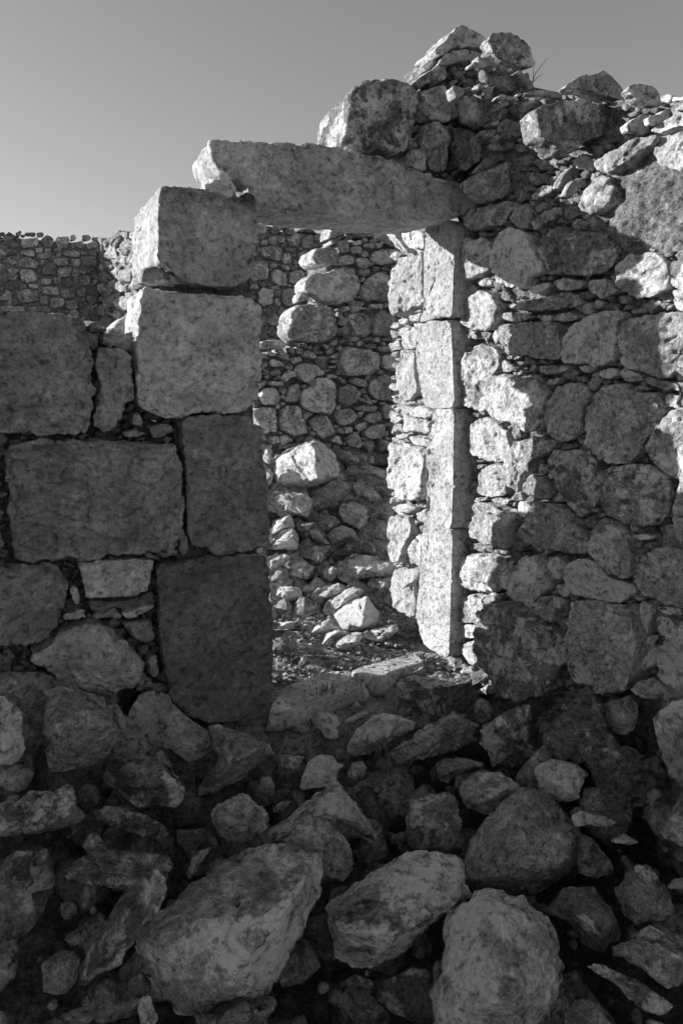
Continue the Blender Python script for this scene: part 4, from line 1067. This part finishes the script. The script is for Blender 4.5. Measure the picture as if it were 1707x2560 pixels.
# front, middle
loose('small pale flake left of the shiny angular stone below the threshold', 'I 545,430 590,370 670,322 678,350 668,440 590,445', .3, 'loose_stone', group=FG)
loose('angular stone with bright facets just below the threshold slab', 'I 665,340 720,305 790,310 830,340 845,400 840,470 800,485 750,470 720,420 680,390', .28, 'loose_stone', group=FG, slope=1.1)
loose('narrow stone lying right of the bright faceted stone', 'I 850,380 900,340 990,305 1040,320 1000,350 900,395 860,405', .26, 'loose_stone', group=FG)
loose('tiny pale pebble under the grass at the threshold', 'I 910,285 940,250 975,285 960,305 920,310', .32, 'loose_stone', group=FG)
loose('broad pale-topped boulder below the middle of the doorway', 'I 885,520 920,470 960,410 1040,340 1100,325 1200,340 1300,380 1290,420 1230,460 1150,510 1080,560 1000,580 930,600 885,560', .31, group=FG, mat=M_ASHLAR)
loose('long grey boulder sloping up to the right beside the broad pale-topped one', 'S 960,1886 989,1866 1031,1837 1064,1816 1101,1795 1132,1779 1161,1789 1194,1816 1186,1832 1194,1853 1148,1874 1098,1890 1057,1903 1039,1905 1018,1917 989,1907', .25, group=FG)
loose('light flat-topped slab with a small hole, in the middle of the rubble', 'I 622,690 635,640 660,600 730,568 800,585 830,620 885,635 850,660 832,690 825,740 780,770 610,785 602,760', .36, 'boulder', group=FG, mat=M_ASHLAR, hk=.2, q=8, slope=.4, rough=.6)
loose('small rounded stone touching the right end of the light flat slab', 'I 885,680 920,620 980,605 1010,650 995,710 940,740 895,710', .3, 'loose_stone', group=FG)
loose('dark triangular stone left of the light flat slab', 'I 470,580 540,572 630,580 610,640 560,680 490,710 470,640', .2, 'loose_stone', group=FG)
loose('thin pale flake above the peaked rock', 'I 430,890 490,860 555,850 530,890 480,935 440,920', .28, 'loose_stone', group=FG)
loose('peaked tent-shaped rock in the middle of the rubble', 'I 375,1080 390,1045 450,1000 560,930 620,870 700,810 780,755 825,740 870,800 920,850 980,920 1020,970 1060,1050 1070,1090 1040,1120 990,1085 900,1090 700,1110 500,1125 400,1120', .3, group=FG, mat=M_LICHEN,
      ridge=[(842, 1966, .16), (800, 2050, .38), (884, 2062, .34)])
loose('rounded dome-like boulder in front of the peaked rock', 'I 500,1120 520,1060 590,985 640,930 700,935 760,960 800,1000 850,1050 900,1110 920,1150 935,1230 900,1300 860,1340 800,1320 730,1270 715,1190 660,1160 560,1130', .29, group=FG, near=.05)
loose('squarish knobbly boulder right of the peaked rock', 'S 1016,2023 1022,2002 1051,1994 1093,1982 1111,1980 1140,1994 1148,2006 1150,2025 1157,2080 1152,2110 1119,2130 1065,2126 1035,2127 1016,2098', .34, group=FG, mat=M_LICHEN, q=5)
loose('pitted stone with a knobbed left end below the long grey boulder', 'J 80,650 85,615 130,580 200,590 280,600 360,620 372,650 300,670 200,700 150,750 100,740 80,690', .24, 'loose_stone', group=FG)
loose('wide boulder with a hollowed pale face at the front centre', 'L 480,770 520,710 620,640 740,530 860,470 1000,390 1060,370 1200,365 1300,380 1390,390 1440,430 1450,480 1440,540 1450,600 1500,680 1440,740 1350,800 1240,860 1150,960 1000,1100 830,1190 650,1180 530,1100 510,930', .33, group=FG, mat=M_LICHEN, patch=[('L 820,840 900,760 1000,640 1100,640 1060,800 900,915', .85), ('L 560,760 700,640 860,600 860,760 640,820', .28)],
      ridge=[(850, 2312, .34), (960, 2325, .42), (1112, 2266, .30)])
loose('dim stone deep in the gap below the hollow-faced boulder', 'L 600,1290 680,1250 800,1310 780,1400 720,1450 760,1540 700,1600 640,1560 660,1420', .15, 'loose_stone', mat=M_LICHEN, group=FG)
loose('tall pale boulder with a fluted face at the bottom edge', 'S 1081,2560 1078,2491 1080,2456 1106,2438 1116,2368 1109,2326 1123,2284 1141,2277 1168,2257 1186,2229 1218,2225 1254,2229 1283,2243 1311,2246 1333,2268 1361,2286 1383,2307 1393,2350 1404,2386 1415,2414 1411,2450 1397,2493 1376,2529 1347,2560 1330,2610 1200,2640 1090,2610', .28, group=FG, frac=.3, rough=.8, patch=[('S 1090,2600 1070,2440 1110,2280 1190,2220 1250,2300 1256,2370 1250,2440 1240,2500 1180,2600', .66), ('S 1250,2215 1254,2300 1258,2370 1264,2470 1262,2640 1360,2640 1450,2420 1410,2290 1320,2230', .40)],  # sky light painted in: left facet lighter, right facet darker
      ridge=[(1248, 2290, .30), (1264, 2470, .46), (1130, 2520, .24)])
# front, right
loose('large pyramid-shaped boulder with a lightened left slope', 'J 240,1290 250,1240 280,1150 290,1080 330,1020 400,950 500,840 600,775 630,770 680,790 760,830 840,890 890,950 930,1020 945,1060 940,1160 920,1230 860,1290 780,1340 700,1400 600,1420 480,1390 330,1390 280,1360', .27, group=FG, rough=.8, patch=[('S 1140,2200 1165,2110 1240,2020 1312,1965 1302,2010 1262,2090 1205,2205', .62), ('S 1270,2100 1340,2090 1420,2080 1440,2140 1380,2200 1280,2190', .56), ('S 1312,1972 1400,2010 1440,2060 1360,2070 1290,2050', .36)],  # left slope painted lighter as if facing the sky, upper right darker
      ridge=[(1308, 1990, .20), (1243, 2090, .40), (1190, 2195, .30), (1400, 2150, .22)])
loose('pale humped stone behind the pyramid-shaped boulder', 'J 220,760 270,690 340,675 460,675 530,720 600,775 500,840 440,890 400,930 340,920 260,900 235,840', .36, group=FG)
loose('smooth rounded stone right of the pyramid boulder top', 'J 665,660 690,630 770,595 840,600 920,630 1000,690 960,760 940,830 870,870 800,850 700,800 690,740', .34, group=FG, q=2.6, rough=.7)
loose('huge dark mossy boulder at the foot of the right wall', 'J 695,340 740,290 850,200 970,140 1010,200 1060,270 1080,350 1100,400 1160,450 1190,520 1270,530 1340,580 1430,600 1440,760 1300,880 1200,900 1080,840 1030,720 990,640 900,600 760,580 720,500 695,420', .2, group=FG, mat=M_LICHEN, rough=1.5, fine=1.6)
loose('small two-toned angular stone standing on the huge dark boulder', 'J 1085,280 1130,245 1190,235 1250,215 1290,270 1300,360 1260,430 1230,455 1180,460 1130,400 1100,340', .32, 'loose_stone', group=FG, near=.06,
      ridge=[(1545, 1755, .4), (1560, 1800, .35), (1520, 1765, .25)])
loose('big smooth stone with a dark cleft at the right edge', 'J 1395,350 1430,300 1500,250 1568,235 1650,260 1650,780 1560,770 1490,720 1460,620 1430,530 1410,450', .32, group=FG)
loose('coarse sponge-textured stone below the threshold corner', 'J 345,500 330,430 370,390 440,350 520,300 600,275 660,280 670,330 640,420 680,500 700,560 600,650 500,650 420,640 380,560', .22, group=FG, mat=M_LICHEN, rough=1.3)
loose('dark cone-shaped stone upright below the threshold corner', 'J 300,330 320,250 350,228 390,250 440,320 400,360 350,390 310,370', .15, 'loose_stone', group=FG)
loose('low ragged stone right of the pyramid boulder', 'J 890,950 950,910 1030,915 1100,950 1165,980 1110,1020 1000,1000 920,1010', .28, 'loose_stone', group=FG)
loose('dark rounded stone in shadow under the pyramid boulder right side', 'J 935,1160 950,1050 1020,1080 1080,1160 1140,1220 1150,1290 1040,1320 930,1290', .17, 'loose_stone', mat=M_LICHEN, group=FG)
loose('veined stone with an arched ledge right of the tall fluted boulder', 'M 600,800 640,740 740,610 850,605 945,615 980,690 1060,750 1100,830 1130,940 1110,990 1050,1000 1010,1060 950,1050 850,1010 820,930 760,860 660,820', .24, group=FG, mat=M_LICHEN,
      ridge=[(1395, 2265, .2), (1440, 2282, .4), (1500, 2340, .42), (1480, 2240, .15), (1530, 2300, .25)])
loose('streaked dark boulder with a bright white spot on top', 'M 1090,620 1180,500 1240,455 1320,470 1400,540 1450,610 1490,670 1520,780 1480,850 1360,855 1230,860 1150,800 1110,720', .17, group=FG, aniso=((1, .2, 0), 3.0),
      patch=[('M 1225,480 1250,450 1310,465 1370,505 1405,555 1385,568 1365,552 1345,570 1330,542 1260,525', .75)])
loose('small pale stone at the right edge beside the white-spotted boulder', 'M 1445,600 1500,560 1568,545 1640,600 1568,630 1470,635', .34, 'loose_stone', group=FG)
loose('smooth wedge-shaped slab at the bottom right edge', 'M 1070,1030 1120,995 1240,985 1390,1000 1490,1020 1568,1060 1640,1150 1568,1310 1470,1335 1400,1280 1300,1200 1240,1160 1150,1110 1075,1090', .31, group=FG, near=.03)
loose('rough stone just behind the smooth wedge-shaped slab', 'M 1210,970 1260,920 1330,880 1400,900 1480,970 1550,1040 1400,1030 1240,1010', .26, 'loose_stone', group=FG)
loose('long speckled slab slanting down at the bottom right', 'M 895,1160 940,1145 1020,1160 1120,1200 1250,1260 1330,1310 1450,1390 1500,1450 1400,1510 1330,1500 1230,1450 1110,1330 1000,1220', .3, group=FG, mat=M_LICHEN, hk=.3)
loose('grey stone at the bottom edge right of the tall fluted boulder', 'M 730,1500 790,1410 900,1395 960,1430 1010,1500 1080,1568 1050,1650 750,1650', .24, group=FG)
loose('dark boulder at the right edge above the white-spotted one', 'J 1425,1060 1470,970 1520,880 1568,810 1680,800 1680,1150 1568,1130 1440,1090', .2, group=FG, mat=M_LICHEN)
loose('small curved flake in the shadow above the white-spotted boulder', 'J 1130,1080 1210,1050 1300,1100 1240,1115 1140,1100', .28, 'loose_stone', group=FG)
loose('lumpy stone lying at the base of the right wall', 'F 1220,1240 1290,1180 1380,1160 1440,1200 1500,1230 1480,1270 1390,1305 1290,1290', .3, 'loose_stone', group=FG)

# threshold
def flat_slab(name, label, cat, spec, z, T, tone, mat, **kw):
    """A slab lying flat: its outline is met with a level plane at height z."""
    fr = Frame(np.array([0.4, 3.2, z]), np.array([1.0, 0, 0]), np.array([0, 1.0, 0]), UP)
    px = P(spec)
    LOOSE_POLYS.append(px)
    o = wall_stone(name, px, fr, None, H=.012, T=T, mat=mat, tone=tone, q=14, facets=2, slope=.2, back=-.1, **kw)
    o['label'], o['category'] = label, cat


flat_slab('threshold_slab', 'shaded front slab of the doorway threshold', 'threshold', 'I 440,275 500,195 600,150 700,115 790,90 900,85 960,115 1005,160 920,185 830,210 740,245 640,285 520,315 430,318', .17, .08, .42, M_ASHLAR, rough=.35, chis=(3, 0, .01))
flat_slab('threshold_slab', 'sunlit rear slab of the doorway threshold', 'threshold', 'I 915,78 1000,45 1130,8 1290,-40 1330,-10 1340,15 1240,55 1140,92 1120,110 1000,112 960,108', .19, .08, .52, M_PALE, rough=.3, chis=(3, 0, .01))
flat_slab('loose_stone', 'flat weathered stone at the foot of the right jamb', 'stone', 'J -155,165 -140,135 0,112 150,82 250,96 300,125 285,160 180,175 50,195 -130,205', .20, .2, .40, M_LICHEN)
loose('small dark block at the right end of the threshold slabs', 'I 1125,118 1170,88 1270,78 1350,32 1360,60 1330,120 1250,150 1140,152', .22, 'loose_stone', group=FG, frac=.1)

# inside
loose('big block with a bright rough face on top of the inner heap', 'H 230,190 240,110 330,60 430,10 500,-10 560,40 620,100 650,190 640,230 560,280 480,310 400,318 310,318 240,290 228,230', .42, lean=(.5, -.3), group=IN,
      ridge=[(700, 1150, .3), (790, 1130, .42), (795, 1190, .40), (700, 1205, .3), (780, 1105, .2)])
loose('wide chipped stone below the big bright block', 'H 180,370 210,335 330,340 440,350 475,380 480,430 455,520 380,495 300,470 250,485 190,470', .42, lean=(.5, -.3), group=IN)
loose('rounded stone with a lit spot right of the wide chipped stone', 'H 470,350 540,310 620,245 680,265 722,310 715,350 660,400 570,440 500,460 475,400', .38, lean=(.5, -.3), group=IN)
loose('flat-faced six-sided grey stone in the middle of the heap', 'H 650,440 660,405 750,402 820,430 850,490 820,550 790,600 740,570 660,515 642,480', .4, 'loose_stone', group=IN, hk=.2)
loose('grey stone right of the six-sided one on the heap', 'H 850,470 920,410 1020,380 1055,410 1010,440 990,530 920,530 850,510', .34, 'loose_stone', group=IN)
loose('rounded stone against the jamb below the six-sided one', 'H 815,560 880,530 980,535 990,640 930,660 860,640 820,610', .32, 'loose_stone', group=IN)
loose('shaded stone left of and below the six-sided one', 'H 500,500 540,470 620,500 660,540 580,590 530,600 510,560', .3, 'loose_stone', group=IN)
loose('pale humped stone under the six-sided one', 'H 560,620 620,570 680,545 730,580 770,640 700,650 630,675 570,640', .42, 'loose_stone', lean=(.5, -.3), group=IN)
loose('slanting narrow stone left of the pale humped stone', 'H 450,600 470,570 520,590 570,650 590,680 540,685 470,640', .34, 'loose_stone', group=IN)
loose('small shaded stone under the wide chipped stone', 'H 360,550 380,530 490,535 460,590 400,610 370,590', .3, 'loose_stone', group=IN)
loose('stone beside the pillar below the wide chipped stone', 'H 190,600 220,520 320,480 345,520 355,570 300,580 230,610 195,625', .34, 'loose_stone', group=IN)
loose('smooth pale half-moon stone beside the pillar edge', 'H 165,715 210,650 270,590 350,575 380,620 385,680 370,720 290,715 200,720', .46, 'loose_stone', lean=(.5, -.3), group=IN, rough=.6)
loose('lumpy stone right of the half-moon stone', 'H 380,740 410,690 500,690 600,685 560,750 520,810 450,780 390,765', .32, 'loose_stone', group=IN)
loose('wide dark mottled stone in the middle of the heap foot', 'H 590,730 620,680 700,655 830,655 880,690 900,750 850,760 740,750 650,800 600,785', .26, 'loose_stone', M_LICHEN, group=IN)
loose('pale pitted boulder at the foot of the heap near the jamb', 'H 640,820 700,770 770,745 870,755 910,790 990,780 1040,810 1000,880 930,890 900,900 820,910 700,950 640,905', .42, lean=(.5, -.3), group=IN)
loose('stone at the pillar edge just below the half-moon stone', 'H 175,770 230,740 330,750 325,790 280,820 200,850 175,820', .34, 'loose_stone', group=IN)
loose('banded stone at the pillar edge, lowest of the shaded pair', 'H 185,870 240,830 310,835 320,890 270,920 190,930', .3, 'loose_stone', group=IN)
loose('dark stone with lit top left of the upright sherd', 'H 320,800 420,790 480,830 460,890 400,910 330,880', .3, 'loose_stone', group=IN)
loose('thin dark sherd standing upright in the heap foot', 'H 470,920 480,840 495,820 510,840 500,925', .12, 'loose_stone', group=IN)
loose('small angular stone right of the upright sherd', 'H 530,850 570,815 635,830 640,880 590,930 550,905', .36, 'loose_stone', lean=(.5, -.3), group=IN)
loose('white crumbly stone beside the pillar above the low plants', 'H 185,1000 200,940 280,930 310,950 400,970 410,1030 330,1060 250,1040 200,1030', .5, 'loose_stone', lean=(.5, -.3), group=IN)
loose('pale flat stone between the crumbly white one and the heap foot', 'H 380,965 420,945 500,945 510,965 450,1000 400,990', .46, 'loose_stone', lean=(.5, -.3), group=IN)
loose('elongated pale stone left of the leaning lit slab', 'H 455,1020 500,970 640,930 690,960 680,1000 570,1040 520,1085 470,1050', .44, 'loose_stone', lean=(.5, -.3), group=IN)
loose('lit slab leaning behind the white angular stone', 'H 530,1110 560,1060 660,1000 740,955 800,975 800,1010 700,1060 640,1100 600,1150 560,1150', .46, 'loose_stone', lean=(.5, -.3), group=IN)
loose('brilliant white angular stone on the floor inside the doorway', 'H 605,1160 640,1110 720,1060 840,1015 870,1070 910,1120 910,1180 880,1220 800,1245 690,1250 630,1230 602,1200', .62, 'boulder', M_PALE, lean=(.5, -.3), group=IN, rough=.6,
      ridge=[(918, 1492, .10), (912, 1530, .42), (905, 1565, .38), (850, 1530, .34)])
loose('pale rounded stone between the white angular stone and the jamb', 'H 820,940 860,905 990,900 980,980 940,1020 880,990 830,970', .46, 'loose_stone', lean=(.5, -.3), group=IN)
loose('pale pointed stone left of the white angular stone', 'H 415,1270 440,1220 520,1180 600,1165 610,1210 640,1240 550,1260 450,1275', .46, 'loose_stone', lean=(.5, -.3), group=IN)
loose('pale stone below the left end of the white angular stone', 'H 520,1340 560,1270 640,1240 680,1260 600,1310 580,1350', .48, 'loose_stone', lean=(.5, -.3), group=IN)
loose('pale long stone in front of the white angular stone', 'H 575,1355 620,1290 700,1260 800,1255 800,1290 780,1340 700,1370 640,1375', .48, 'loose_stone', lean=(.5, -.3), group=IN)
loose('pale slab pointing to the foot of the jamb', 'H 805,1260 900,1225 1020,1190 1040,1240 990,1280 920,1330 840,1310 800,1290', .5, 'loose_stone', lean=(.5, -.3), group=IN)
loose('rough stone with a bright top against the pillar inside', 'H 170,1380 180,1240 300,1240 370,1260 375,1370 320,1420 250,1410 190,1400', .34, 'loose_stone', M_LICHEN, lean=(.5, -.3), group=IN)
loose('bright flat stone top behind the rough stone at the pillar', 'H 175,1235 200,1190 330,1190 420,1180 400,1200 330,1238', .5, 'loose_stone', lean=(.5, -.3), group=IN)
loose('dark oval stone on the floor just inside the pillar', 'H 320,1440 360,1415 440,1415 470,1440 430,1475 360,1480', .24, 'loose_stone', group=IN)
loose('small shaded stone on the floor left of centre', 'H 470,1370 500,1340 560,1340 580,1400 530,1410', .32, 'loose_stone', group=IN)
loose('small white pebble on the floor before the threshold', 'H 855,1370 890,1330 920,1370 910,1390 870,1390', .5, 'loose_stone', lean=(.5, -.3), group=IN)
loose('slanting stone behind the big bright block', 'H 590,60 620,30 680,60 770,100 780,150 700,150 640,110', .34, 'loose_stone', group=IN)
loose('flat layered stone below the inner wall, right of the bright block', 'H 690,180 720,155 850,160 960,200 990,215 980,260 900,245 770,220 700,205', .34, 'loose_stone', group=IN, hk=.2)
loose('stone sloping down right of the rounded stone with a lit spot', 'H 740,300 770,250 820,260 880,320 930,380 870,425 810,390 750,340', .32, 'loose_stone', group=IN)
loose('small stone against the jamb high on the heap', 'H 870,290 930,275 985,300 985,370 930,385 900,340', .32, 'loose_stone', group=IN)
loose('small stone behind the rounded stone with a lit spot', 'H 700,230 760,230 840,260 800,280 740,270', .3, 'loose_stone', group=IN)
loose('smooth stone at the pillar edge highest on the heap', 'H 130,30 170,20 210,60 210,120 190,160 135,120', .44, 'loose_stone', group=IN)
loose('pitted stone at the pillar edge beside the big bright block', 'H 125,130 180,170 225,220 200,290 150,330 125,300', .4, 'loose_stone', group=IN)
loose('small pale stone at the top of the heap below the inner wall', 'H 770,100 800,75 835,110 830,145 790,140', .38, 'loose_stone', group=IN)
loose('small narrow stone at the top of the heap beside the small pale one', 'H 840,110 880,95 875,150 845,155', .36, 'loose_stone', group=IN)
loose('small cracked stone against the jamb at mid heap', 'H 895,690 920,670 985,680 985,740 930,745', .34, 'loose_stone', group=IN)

# ------------------------------------------------------------------ small stones wedged in the gaps, deep between the boulders and in the heap
def rough_rock(R_, r, tone):
    k = int(R_.integers(6, 9))
    a = np.arange(k) * 2 * math.pi / k + R_.uniform(-.3, .3, k)
    p2 = np.stack([np.cos(a) * R_.uniform(.75, 1.25), np.sin(a) * R_.uniform(.6, 1.0)], 1) * r * R_.uniform(.8, 1.15, (k, 1))
    return stone_geo(p2, .75 * r, .8 * r, max(.008, r / 7), tone=tone, hull=True, smooth_it=0, roundback=True, chis=(6, 0, .06))


def under_layer():
    """The rest of the fallen stone, lying under and between the big pieces."""
    R_ = np.random.default_rng(23)
    pts, bits = [], []
    for _ in range(9000):
        u, v = R_.uniform(-1.9, .95), R_.uniform(-2.3, -.03)
        x, y = PL[0] + EU[0] * u + EV[0] * v, PL[1] + EU[1] * u + EV[1] * v
        if y < .95 or abs(x) > .62 * y + .25:
            continue
        r = float(np.clip(R_.lognormal(-2.1, .4), .075, .23))
        if u > W_DOOR - .02 - r * .5 or v > -.0 - r * .6:
            continue
        if any((x - a) ** 2 + (y - b) ** 2 < (.72 * (r + c)) ** 2 for a, b, c in pts):
            continue
        pts.append((x, y, r))
        if len(pts) >= 190:
            break
    for x, y, r in pts:
        z = float(surf_z(x, y)) - R_.uniform(.13, .26) - r * .15
        V, qd, tr, tn, c, _ = rough_rock(R_, r, R_.uniform(.2, .42))
        rot = Matrix.Rotation(R_.uniform(0, 6.28), 4, 'Z') @ Matrix.Rotation(R_.uniform(-.7, .7), 4, 'X') @ Matrix.Rotation(R_.uniform(-.7, .7), 4, 'Y')
        me = build_mesh('rubble_stone', V, qd, tr, M_LICHEN if R_.random() < .6 else M_STONE, tn)
        o = new_obj('rubble_stone', me, None, 'dark stone half hidden under and between the fallen boulders', 'stone', 'stones under the fallen boulders')
        o.matrix_basis = Matrix.Translation((x, y, z)) @ rot
    for _ in range(520):
        u, v = R_.uniform(-1.7, .9), R_.uniform(-2.1, -.1)
        x, y = PL[0] + EU[0] * u + EV[0] * v, PL[1] + EU[1] * u + EV[1] * v
        if y < .95:
            continue
        r = R_.uniform(.012, .04)
        V, qd, tr, tn, c, _ = rough_rock(R_, r, R_.uniform(.18, .42))
        zz = float(surf_z(x, y)) - R_.uniform(.02, .25)
        bits.append((V, qd, tr, tn, Matrix.Translation((x, y, zz)) @ Matrix.Rotation(R_.uniform(0, 6.28), 4, (R_.normal(), R_.normal(), R_.normal()))))
    join_geo('rubble_bits', bits, M_STONE, label='crumbs of stone between the fallen boulders', cat='rubble', kind='stuff')
    heap = []
    for _ in range(560):
        u, v = R_.uniform(-.3, 1.3), R_.uniform(1.0, 2.3)
        x, y = PL[0] + EU[0] * u + EV[0] * v, PL[1] + EU[1] * u + EV[1] * v
        r = float(np.clip(R_.lognormal(-2.85, .5), .015, .12))
        zz = float(surf_z(x, y)) - (.07 if v > 1.2 else .0) - r * .2
        if u < .35:
            continue
        V, qd, tr, tn, c, _ = rough_rock(R_, r, R_.uniform(.4, .62))
        heap.append((V, qd, tr, tn, Matrix.Translation((x, y, zz)) @ Matrix.Rotation(R_.uniform(0, 6.28), 4, 'Z')))
    join_geo('rubble_bits', heap, M_STONE, label='small broken stone filling the inner heap', cat='rubble', kind='stuff')


under_layer()


def gravel():
    R_ = np.random.default_rng(11)
    geos = []
    for k in range(900):
        px = np.array([R_.uniform(640, 1230), R_.uniform(1500, 1720)])
        pt = land(px[None])
        u, v = uv_of(pt[0], pt[1])
        if v < -.12 or v > 1.6:
            continue
        s = R_.uniform(.006, .02) * (1.6 if R_.random() < .1 else 1)
        a = np.sort(R_.uniform(0, 2 * math.pi, 7))
        p2 = np.stack([np.cos(a), np.sin(a)], 1) * s * R_.uniform(.7, 1.2, (7, 1))
        V, qd, tr, tn, c, _ = stone_geo(p2, .5 * s, .8 * s, .008, q=2.5, roundback=True, tone=R_.uniform(.25, .5), smooth_it=0)
        M = Matrix.Translation(Vector(pt + UP * s * .2)) @ Matrix.Rotation(R_.uniform(0, 6), 4, 'Z')
        geos.append((V, qd, tr, tn, M))
    join_geo('gravel', geos, M_STONE, label='loose gravel on the earth floor of the doorway', cat='gravel', kind='stuff')


gravel()


# ------------------------------------------------------------------ plants
def blades(base, n, h, spread, seed, w=.004, lean=.5):
    R_ = np.random.default_rng(seed)
    V, T_ = [], []
    for _ in range(n):
        p = np.array(base) + np.array([R_.normal(0, spread), R_.normal(0, spread), -.01])
        a = R_.uniform(0, 2 * math.pi)
        d = np.array([math.cos(a), math.sin(a), 0])
        s = np.array([-d[1], d[0], 0]) * w * R_.uniform(.6, 1.2)
        hh = h * R_.uniform(.5, 1.1); ln = lean * R_.uniform(.2, 1) * hh
        pts = [p, p + UP * hh * .45 + d * ln * .25, p + UP * hh * .8 + d * ln * .65, p + UP * hh + d * ln]
        k = len(V)
        for i, q in enumerate(pts):
            f = (1, .85, .55, .08)[i]
            V += [q - s * f, q + s * f]
        for i in range(3):
            T_ += [(k + 2 * i, k + 2 * i + 1, k + 2 * i + 3), (k + 2 * i, k + 2 * i + 3, k + 2 * i + 2)]
    return np.array(V), np.array(T_)


def tuft(label, px, n, h, spread, seed, back=0.0):
    pt = land(np.array([px])) + np.array([0, back, 0])
    V, T_ = blades((0, 0, 0), n, h, spread, seed)
    me = build_mesh('grass_tuft', V, np.zeros((0, 4), int), T_, M_GRASS, 1.0, False)
    o = new_obj('grass_tuft', me, None, label, 'grass', 'grass tufts in the rubble')
    o.location = pt


tuft('thin dark grass tuft in front of the shaded threshold slab', (820, 1752), 34, .10, .03, 1)
tuft('sparse grass at the right end of the shaded threshold slab', (905, 1730), 18, .06, .03, 2)
tuft('short grass growing between the two boulders below the doorway', (950, 1885), 22, .08, .018, 3)


def leaves():
    R_ = np.random.default_rng(3)
    V, T_ = [], []
    spots = [((690, 1530), 40, 12), ((760, 1530), 45, 14), ((800, 1470), 14, 10), ((1010, 1600), 40, 20), ((980, 1520), 30, 18), ((1110, 1665), 30, 12), ((860, 1640), 60, 14), ((1000, 1640), 50, 14), ((1150, 1690), 30, 14), ((730, 1600), 40, 16), ((780, 1660), 50, 14)]
    for (cx_, cy_), sx, sy in spots:
        for _ in range(30):
            pt = land(np.array([[R_.normal(cx_, sx), R_.normal(cy_, sy)]]))
            u, v = uv_of(pt[0], pt[1])
            if v < -.15 or u < .02 or u > W_DOOR - .02 and v < .6:
                continue
            for _2 in range(3):
                a, t = R_.uniform(0, 6.28), R_.uniform(.1, .9)
                L_ = R_.uniform(.008, .022)
                d = np.array([math.cos(a) * math.cos(t), math.sin(a) * math.cos(t), math.sin(t)])
                s = np.array([-math.sin(a), math.cos(a), 0]) * L_ * .3
                b = pt + UP * R_.uniform(0, .02)
                k = len(V)
                V += [b, b + d * L_ * .5 + s, b + d * L_, b + d * L_ * .5 - s]
                T_ += [(k, k + 1, k + 2), (k, k + 2, k + 3)]
    me = build_mesh('ground_cover', np.array(V), np.zeros((0, 4), int), np.array(T_), M_LEAF, 1.0, False)
    new_obj('ground_cover', me, None, 'low leafy plants and litter on the doorway floor', 'plants', None, 'stuff')


leaves()


def twig():
    base = FR.off(-.12).hit(P('D 580,150'))[0]
    curves = [[(0, 0, 0), (.02, 0, .03), (.05, .0, .045), (.085, 0, .06)], [(.0, 0, 0), (.015, .01, .015), (.05, .01, .02)], [(0.005, 0, 0), (.02, -.01, .05), (.03, -.01, .07)]]
    V, Q, n0 = [], [], 0
    ax = -EV
    for c in curves:
        pts = [np.array(ax) * x + EU * y + UP * z for x, y, z in c]
        for i, p in enumerate(pts):
            r = .0022 * (1 - .7 * i / (len(pts) - 1))
            for k in range(5):
                a = 2 * math.pi * k / 5
                V.append(p + EU * math.cos(a) * r + UP * math.sin(a) * r)
        for i in range(len(pts) - 1):
            for k in range(5):
                Q.append((n0 + i * 5 + k, n0 + i * 5 + (k + 1) % 5, n0 + (i + 1) * 5 + (k + 1) % 5, n0 + (i + 1) * 5 + k))
        n0 += 5 * len(pts)
    me = build_mesh('dry_twig', np.array(V), np.array(Q), np.zeros((0, 3), int), M_GRASS, 1.0)
    o = new_obj('dry_twig', me, None, 'thin dry twig sticking out beside the topmost stones', 'twig')
    o.location = base


twig()
